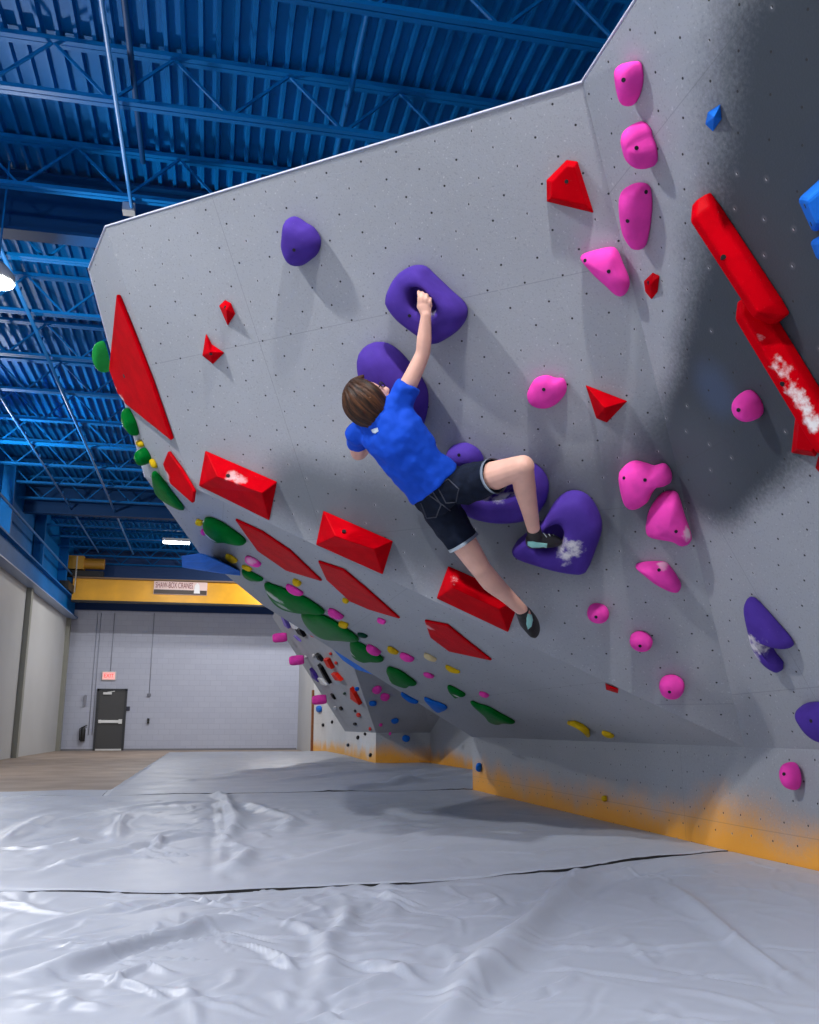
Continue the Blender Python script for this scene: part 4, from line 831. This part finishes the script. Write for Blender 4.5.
# spine
pel, wst, chs, upc, nkb = J(440.5, 491.5, .29), J(419, 470, .32), J(401, 443, .34), J(387, 426, .33), J(375, 415, .32)
shR, elR, wrR = J(400, 403, .31), J(423, 354, .23), J(426, 315, .205)
shL, elL, wrL = J(357, 434, .31), J(358, 455, .15), J(376, 432, .17)
hpR, knR, anR = J(462, 486, .28), J(523, 466.5, .42), J(534, 531, .22)
hpL, knL, anL = J(440, 507, .28), J(481, 569, .32), J(523, 611, .17)
sp = nrm(upc-pel)
WX = nrm(shR-shL); WX = nrm(WX-sp*np.dot(WX, sp)*.6); DP = nrm(np.cross(sp, WX)); DP = DP if DP@NA > 0 else -DP
hx = nrm(hpR-hpL); hx = nrm(.5*hx+.5*WX)
hc = J(372, 401, .31)
hu = nrm(-.68*RT+.68*UP+.12*NA); hf = .64*RT+.60*UP-.5*NA; hf = nrm(hf-hu*np.dot(hf, hu)); hs = np.cross(hf, hu)
def HP(s, f, u): return hc+hs*s+hf*f+hu*u
def torso(mb, g=0.0, lo=0):
    S_ = [(pel-sp*.05, hx, .140, DP, .105), (pel+sp*.03, hx, .148, DP, .11), (wst, WX, .125, DP, .092), (chs-sp*.03, WX, .142, DP, .105), (chs+sp*.05, WX, .158, DP, .108), (upc+sp*.02, WX, .160, DP, .088), (upc+sp*.075, WX, .11, DP, .06), (nkb+sp*.02, WX, .055, DP, .05)]
    return sections(mb, [(c, a, ra+g, b, rb+g) for c, a, ra, b, rb in S_[lo:]])
body = MB(); torso(body)
limb(body, [nkb-sp*.03, nkb*.5+hc*.5, hc-hu*.03], [.056, .05, .052])
# skull, jaw, nose, ears
def skull(q):
    x, y, z = q; k = 1.0
    if z < -.15: k = 1-.30*min(1, (-z-.15)/.85)
    return V(x*k*(1-.06*max(0, y)), y*(1.0 if z > -.2 else 1+.04)-(.05 if z < -.2 and y < 0 else 0)*1.5*(-z), z)
body.ell(HP(0, -.008, .01), .074, .094, .112, hs, hf, hu, 26, 20, skull)
body.ell(HP(0, .094, -.02), .014, .022, .018, hs, hf, hu, 12, 8); limb(body, [HP(0, .088, .018), HP(0, .103, -.012)], [.008, .011], 10, 3)
body.ell(HP(0, .078, -.085), .026, .022, .022, hs, hf, hu, 12, 8)
body.ell(HP(0, .088, -.052), .024, .01, .008, hs, hf, hu, 12, 8)
for e in (-1, 1): body.ell(HP(e*.075, .0, -.012), .010, .020, .032, hs, hf, hu, 12, 10)
# arms
limb(body, [shR-WX*.03, shR*.6+elR*.4, elR, elR*.6+wrR*.4, wrR], [.056, .045, .037, .037, .0255])
limb(body, [shL+WX*.03, shL*.6+elL*.4, elL, elL*.6+wrL*.4, wrL], [.056, .047, .039, .040, .0265])
# hands: palm, four fingers that hook over the lip, thumb from the palm's side
def hand(mb, wr, kn, side, tips, thumb, r=.0082):
    ax = nrm(kn-wr); sd = nrm(side-ax*np.dot(side, ax)); nn = np.cross(ax, sd)
    sections(mb, [(wr-ax*.015, sd, .024, nn, .019), (wr+ax*.02, sd, .031, nn, .018), (wr+ax*.05, sd, .039, nn, .016), (kn, sd, .041, nn, .0135), (kn+ax*.006, sd, .036, nn, .009)], 16)
    for i, (m1, m2, t) in enumerate(tips):
        b = kn+sd*(-.031+.0205*i)-ax*.012; rr = r*(1.0, 1.05, 1.0, .88)[3-i]
        limb(mb, [b, m1, m2, t], [rr*1.1, rr*1.05, rr, rr*.85], 10, 4)
    limb(mb, thumb, [r*1.5, r*1.25, r*1.05], 10, 4)
knR_ = J(424.2, 304.5, .195)
sdR = RT
tipsR = []
for i, (x, y, L) in enumerate([(418.0, 292.5, 1), (422.3, 291.6, 1), (426.8, 293.6, 1), (430.6, 297.2, 1)]):
    b = J(x*.35+(418.6+3.7*i)*.65, 301.0, .205); tipsR.append((J((x+420.0+2.9*i)/2, y+4.6, .2), J(x, y+(-.3 if i == 0 else .6), .182 if i == 0 else .158), J(x+.6, y-1.6 if i == 0 else y+1.6, .158 if i == 0 else .115)))
hand(body, wrR, knR_, sdR, tipsR, [J(422, 309.5, .195), J(419.3, 303.5, .185), J(418.8, 297.5, .155)])
knL_ = J(386, 425, .16); axl = nrm(knL_-wrL); sdL = nrm(np.cross(axl, NA))
tipsL = [(knL_+axl*.03+sdL*(-.031+.0205*i)+NA*.012, knL_+axl*.055+sdL*(-.03+.02*i)-NA*.008, knL_+axl*.06+sdL*(-.03+.02*i)-NA*.03) for i in range(4)]
hand(body, wrL, knL_, sdL, tipsL, [wrL+axl*.02-sdL*.03, wrL+axl*.05-sdL*.05-NA*.01, wrL+axl*.075-sdL*.045-NA*.03])
# legs
limb(body, [hpR, hpR*.5+knR*.5, knR, ], [.088, .074, .056]); 
cR = nrm(np.cross(knR-hpR, anR-knR))
cfR = nrm(hpR-knR)
limb(body, [knR, knR*.70+anR*.30+cfR*.014, knR*.40+anR*.60+cfR*.006, anR], [.052, .056, .045, .033])
limb(body, [hpL, hpL*.5+knL*.5, knL], [.088, .074, .055])
cfL = nrm(-RT*.7-UP*.4+NA*.6)
limb(body, [knL, knL*.72+anL*.28+cfL*.012, knL*.4+anL*.6+cfL*.004, anL], [.054, .056, .043, .033])
heR, toR = J(529.5, 543, .215), J(561, 538, .13)
heL, toL = J(526, 614.5, .155), J(534, 632, .075)
limb(body, [anR, heR*.75+toR*.25], [.034, .036]); limb(body, [anL, heL*.7+toL*.3], [.033, .034])
person = body.build('person', M_SKIN, origin=pel, smooth=True); person['_o'] = tuple(pel); soft(person, .0052, 5)
tag(person, 'person in blue t-shirt and denim shorts climbing the overhang, one arm reaching up', 'person')
# t-shirt
sh = MB(); torso(sh, .014, 2)
hem = [(pel+sp*.045, hx, .164, DP, .132), (pel+sp*.09, hx*.5+WX*.5, .160, DP, .124), (wst, WX, .156, DP, .114), (chs, WX, .165, DP, .118)]
sections(sh, hem)
sR = shR*.60+elR*.40; sL = shL*.55+elL*.45
limb(sh, [shR-WX*.05, shR], [.075, .072]); limb(sh, [shL+WX*.05, shL+WX*.01], [.073, .062])
sh.tube([shR-nrm(elR-shR)*.03, shR, shR*.7+elR*.3, sR], [.072, .072, .068, .064], 18); sh.tube([shL-nrm(elL-shL)*.03, shL, shL*.7+elL*.3, sL], [.064, .064, .060, .056], 18)
shirt = sh.build('t_shirt', M_SHIRT, person, smooth=True); shirt['_o'] = tuple(pel); soft(shirt, .008, 5)
def wrinkle_tex(o, name, size, strength, mid=.5):
    t = bpy.data.textures.new(name, 'CLOUDS'); t.noise_scale = size; t.noise_depth = 1
    m = o.modifiers.new('wrinkle', 'DISPLACE'); m.texture = t; m.strength = strength; m.mid_level = mid; m.texture_coords = 'LOCAL'
wrinkle_tex(shirt, 'cloth_fold', .075, .022, .55)
nk = J(371, 428.5, .445)
tg = MB(); a1 = nrm(WX); tg.add([nk-a1*.022-sp*.010, nk+a1*.020-sp*.012, nk+a1*.022+sp*.012, nk+a1*.004+sp*.006, nk-a1*.020+sp*.014], [(0, 1, 2, 3, 4)])
# shorts
st_ = MB(); sections(st_, [(pel+sp*.085, hx, .152, DP, .112), (pel+sp*.02, hx, .160, DP, .122), (pel-sp*.05, hx, .158, DP, .122), (pel-sp*.085, hx, .12, DP, .10)])
cuR = hpR*.46+knR*.54; cuL = hpL*.44+knL*.56
st_.tube([hpR-nrm(knR-hpR)*.05, hpR, hpR*.7+knR*.3, cuR], [.085, .103, .096, .086], 20); st_.tube([hpL-nrm(knL-hpL)*.05, hpL, hpL*.7+knL*.3, cuL], [.085, .103, .096, .087], 20)
shorts = st_.build('shorts', M_DENIM, person, smooth=True); soft(shorts, .008, 4); wrinkle_tex(shorts, 'denim_fold', .06, .014, .55); shorts['_o'] = tuple(pel)
for c, h, k, r in ((cuR, hpR, knR, .089), (cuL, hpL, knL, .090)):
    d = nrm(k-h); m = MB().tube([c-d*.007, c-d*.006, c+d*.010, c+d*.012, c+d*.010], [r-.004, r+.001, r+.0, r-.003, r-.012], 26, caps=False); o = m.build('cuff', M_CUFF, shorts, smooth=True); o['label'] = 'rolled grey cuff'
def on_seat(x, y, off): return J(x, y, off)
bvs = None
bpy.context.view_layer.update(); dg = bpy.context.evaluated_depsgraph_get()
def skin_hit(o, x, y):
    ev = o.evaluated_get(dg); loc = None
    mw = np.array(ev.matrix_world); inv = ev.matrix_world.inverted()
    og = inv @ Vector(CAM); d = (inv.to_3x3() @ Vector(ray(x, y))).normalized()
    ok, l, n, _ = ev.ray_cast(og, d)
    if not ok: return None, None
    return np.array(ev.matrix_world @ l), np.array(ev.matrix_world.to_3x3() @ n)
def stitch(o, px, w=.0032, closed=False, name='stitching', mat=M_STITCH, lift=.002):
    pts = []
    for (xa, ya), (xb, yb2) in zip(px[:-1], px[1:]):
        for t in np.linspace(0, 1, 6, endpoint=False):
            p, n = skin_hit(o, xa*(1-t)+xb*t, ya*(1-t)+yb2*t)
            if p is not None: pts.append(p+n*lift)
    if len(pts) > 2: return MB().tube(pts, w, 6).build(name, mat, o, smooth=True)
stitch(shorts, [(437, 486), (448, 479), (459, 489), (456, 502), (446, 503), (437, 486)], name='back_pocket_seam')
stitch(shorts, [(420, 500), (433, 492), (441, 505), (436, 517), (427, 518), (420, 500)], name='back_pocket_seam')
stitch(shorts, [(428, 494), (440, 503), (452, 512)], name='centre_seam')
p, n = skin_hit(shirt, 374.5, 431)
if p is not None:
    q = []
    for dx, dy in ((-3.2, -1.2), (0, -2.4), (3.2, -3.4), (4.2, .2), (1.2, 2.6), (-1.5, 1.8)):
        a, b = skin_hit(shirt, 374.5+dx, 431+dy); q.append((a if a is not None else p)+n*.004)
    tgo = mk('neck_print', q+[x-n*.003 for x in q], [(0, 1, 2, 3, 4, 5), (11, 10, 9, 8, 7, 6)]+[(i, (i+1) % 6, 6+(i+1) % 6, 6+i) for i in range(6)], simple('neck_print_white', srgb(196, 210, 226), .7), None, shirt); tgo['label'] = 'pale print at the back of the neck'
# hair: a chin length bob, open over the face
hm = bpy.data.materials.new('hair_brown'); hm.use_nodes = True; nt = hm.node_tree; b = nt.nodes['Principled BSDF']; b.inputs['Roughness'].default_value = .5; b.inputs['Specular IOR Level'].default_value = .3
tc = nd(nt, 'ShaderNodeTexCoord').outputs['Generated']; uvn = nd(nt, 'ShaderNodeUVMap'); mp = nd(nt, 'ShaderNodeMapping'); mp.inputs['Scale'].default_value = (46, 2.2, 1); nt.links.new(uvn.outputs[0], mp.inputs['Vector'])
s1 = noise_(nt, mp.outputs[0], 1.0, 4, .6); nt.links.new(mix_(nt, ramp_(nt, s1, .35, .72), srgb(26, 15, 9), srgb(96, 58, 32)), b.inputs['Base Color'])
bp = nd(nt, 'ShaderNodeBump'); bp.inputs['Strength'].default_value = .8; bp.inputs['Distance'].default_value = .006; nt.links.new(s1, bp.inputs['Height']); nt.links.new(bp.outputs[0], b.inputs['Normal'])
NU, NV = 72, 34; hv = []; hfaces = []; huv = []
for i in range(NV+1):
    th = math.pi*.86*i/NV
    for j in range(NU):
        ph = 2*math.pi*j/NU; q = V(math.sin(th)*math.cos(ph), math.sin(th)*math.sin(ph), math.cos(th))
        back = max(0, -q[1]); down = max(0, -q[2])
        r = 1+.018*math.sin(ph*19+3*th)+.012*math.sin(ph*37-2*th)
        px_, py_, pz_ = q[0]*.099*(1-.08*down), q[1]*.114*(1+.05*back), q[2]*.122*(1+.12*down)
        hv.append(HP(px_*r, py_*r-.012, pz_*r+.012)); huv.append((ph/(2*math.pi), i/NV))
for i in range(NV):
    for j in range(NU):
        c = [i*NU+j, i*NU+(j+1) % NU, (i+1)*NU+(j+1) % NU, (i+1)*NU+j]; th = math.pi*.86*(i+.5)/NV; ph = 2*math.pi*(j+.5)/NU
        q = (math.sin(th)*math.cos(ph), math.sin(th)*math.sin(ph), math.cos(th))
        if q[1] > .30+.06*math.sin(ph*23) and q[2] < .74: continue
        hfaces.append(c)
hair = mk('hair', hv, hfaces, hm, None, person, smooth=True, recalc=False)
ul = hair.data.uv_layers.new(name='UVMap')
for lp in hair.data.loops: ul.data[lp.index].uv = huv[lp.vertex_index]
sm = hair.modifiers.new('solid', 'SOLIDIFY'); sm.thickness = .016; sm.offset = -1
# glasses
gl = MB()
for e in (-1, 1):
    ring = [HP(e*.032+.020*math.cos(t), .094-.004*abs(math.cos(t)), .016+.016*math.sin(t)) for t in np.linspace(0, 2*math.pi, 18)]
    gl.tube(ring, .0032, 6, False); gl.tube([HP(e*.052, .091, .02), HP(e*.074, .062, .02), HP(e*.082, .0, .014)], .0032, 6)
gl.tube([HP(-.012, .096, .02), HP(.012, .096, .02)], .003, 6)
gl.build('glasses', simple('glasses_black', (.01, .01, .012), .35), person, smooth=True)
# shoes
def shoe(he, to, an, wd, name='climbing_shoe'):
    d = nrm(to-he); L = np.linalg.norm(to-he); up = an-he; up = nrm(up-d*np.dot(up, d)); s = np.cross(d, up)*wd; m = MB()
    sections(m, [(he-d*.018+up*.012, s, .022, up, .024), (he-d*.004+up*.010, s, .034, up, .038), (he+d*L*.25+up*.008, s, .039, up, .045), (he+d*L*.5-up*.002, s, .043, up, .037), (he+d*L*.75-up*.010, s, .043, up, .029), (he+d*L*.93-up*.016, s, .034, up, .021), (he+d*L*1.02-up*.02, s, .018, up, .012)], 20)
    limb(m, [he+d*.03+up*.015, an+up*.005], [.040, .0385])
    o = m.build(name, M_SHOE, person, smooth=True); soft(o, .006, 4); o['_o'] = tuple(pel); o['label'] = 'black climbing shoe with mint panel'
    return o, d, L, up, s
shoes = []
for he, to, an in ((heR, toR, anR), (heL, toL, anL)): shoes.append(shoe(he, to, an, 1.5 if he is heL else 1.0))
bpy.context.view_layer.update(); dg = bpy.context.evaluated_depsgraph_get()
def patch(o, px, name, mat, lift=.003, lab=None):
    c = np.mean(px, 0); rows = []
    for t in (1.0, .66, .33):
        rows.append([skin_hit(o, *(c+(np.array(q)-c)*t)) for q in px])
    pc, nc = skin_hit(o, *c)
    if pc is None: return
    v = []; f = []; k = len(px)
    for row in rows:
        for p, n in row: v.append((p+n*lift) if p is not None else pc+nc*lift)
    v.append(pc+nc*lift)
    for i in range(2):
        for j in range(k): f.append((i*k+j, i*k+(j+1) % k, (i+1)*k+(j+1) % k, (i+1)*k+j))
    for j in range(k): f.append((2*k+j, 2*k+(j+1) % k, 3*k))
    m = mk(name, v, f, mat, None, o, smooth=True)
    sd_ = m.modifiers.new('solid', 'SOLIDIFY'); sd_.thickness = .004; sd_.offset = 0
    if lab: m['label'] = lab
patch(shoes[0][0], [(528, 541.5), (533, 541), (540, 542.5), (547, 543.5), (546.5, 547.5), (540, 548.5), (532, 547), (528, 545)], 'heel_panel', M_MINT, lab='mint green panel')
patch(shoes[1][0], [(527.5, 613.5), (531, 614.5), (532.3, 620), (531, 626), (527.8, 629), (526.2, 624), (526.5, 618)], 'heel_panel', M_MINT, lab='mint green panel')
for a, b2 in (((543, 533), (547, 538)), ((546.5, 531.5), (550.5, 537)), ((550, 531), (554, 536))):
    stitch(shoes[0][0], [a, ((a[0]+b2[0])/2, (a[1]+b2[1])/2), b2], .003, name='lace', mat=simple('lace_grey', srgb(150, 160, 165), .7))

_lv = atz(-4, 283, 5.7)
LAMPS = [(_lv[0], _lv[1], 450, 'bright round high bay lamp glowing at the edge of the ceiling'),
         (-3.7, 2.3, 1200, 'round high bay lamp above the mats, over the left of the camera'), (-2.95, -5.0, 150, 'round high bay lamp behind the camera, above the mats'),
         (-5.0, 19.0, 1250, 'round high bay lamp added out of view beside the left wall'), (.2, .3, 760, 'round high bay lamp straight above the camera'), (2.6, 32.0, 430, 'round high bay lamp close to the crane bridge')]  # the left-wall lamp is added, unseen, to light the far section and far wall

# ------------------------------------------------------------------ lamps: high bays under the joists and an added spotlight
def high_bay(x, y, z, power, label, size=.36):
    e = empty('high_bay_light', (x, y, z)); tag(e, label, 'ceiling light', 'high bay lamps')
    MB().tube([(x, y, z+.02), (x, y, z+.10), (x, y, z+.2), (x, y, z+.26)], [.21, .2, .12, .06], 24).build('housing', simple('lamp_housing', (.5, .5, .52), .4), e, smooth=True)
    MB().tube([(x, y, z+.0), (x, y, z+.018)], [.19, .19], 24).build('lens', emit('lamp_glow', (.97, .98, 1.0), 30), e)
    MB().bar((x, y, z+.26), (x, y, ZC), .02).build('hanger', M_NAVY, e)
    # the reflector throws most of the light down; some spills sideways
    for kind, pw in ((('SPOT', power), ('POINT', power*.28)) if power > 740 and y < 5 else (('POINT', power),)):
        l = bpy.data.lights.new('lamp', kind); l.energy = pw; l.shadow_soft_size = .12; l.color = (1.0, .99, .98)
        if kind == 'SPOT': l.spot_size = math.radians(140); l.spot_blend = .6
        lo = bpy.data.objects.new('lamp', l); COL.objects.link(lo); lo.parent = e; lo.location = (0, 0, -.14)
PW = 1.0
for (x, y, p, lab) in LAMPS: high_bay(x, y, 6.3 if y > 25 else 5.7 if y > 5 else 6.2, p*PW, lab)
def spotlight(loc, aim, power, size):  # added lamp, out of view, that brightens the overhang's upper left
    loc = np.asarray(loc, float); d = nrm(np.asarray(aim)-loc); e = empty('added_spotlight', loc); tag(e, 'added unseen spotlight on a rod, brightening the upper left of the climbing wall', 'ceiling light')
    MB().tube([loc-d*.24, loc-d*.22, loc-d*.05, loc], [.05, .08, .10, .11], 20).build('housing', simple('spot_housing', (.03, .03, .03), .4), e, smooth=True)
    MB().tube([loc+d*.001, loc+d*.004], [.1, .1], 20).build('lens', emit('spot_glow', (1, .98, .94), 8), e)
    MB().tube([loc-d*.15+V(0, 0, .08), V(*(loc-d*.15)[:2], ZC)], .012, 8).build('rod', M_NAVY, e)
    l = bpy.data.lights.new('spot', 'SPOT'); l.energy = power; l.spot_size = math.radians(size); l.spot_blend = 1; l.shadow_soft_size = .1; l.color = (1, .94, .87)
    lo = bpy.data.objects.new('spot', l); COL.objects.link(lo); lo.parent = e; lo.location = tuple(d*.02); lo.rotation_euler = Vector(d).to_track_quat('-Z', 'Y').to_euler()
spotlight((-3.1, 2.5, 5.4), (-.3, 4.9, 3.2), 120, 90)
l = bpy.data.lights.new('tube', 'AREA'); l.energy = 260; l.shape = 'RECTANGLE'; l.size = .8; l.size_y = .15
lo = bpy.data.objects.new('tube', l); COL.objects.link(lo); lo.parent = st; lo.location = (-.1, 0, -.06)
w = bpy.data.worlds.new('world'); S.world = w; w.use_nodes = True; w.node_tree.nodes['Background'].inputs[0].default_value = (.6, .7, 1, 1); w.node_tree.nodes['Background'].inputs[1].default_value = .1

S.view_settings.view_transform = 'Standard'; S.view_settings.look = 'None'; S.view_settings.gamma = 1; S.view_settings.use_curve_mapping = False
S.view_settings.exposure = 0.0
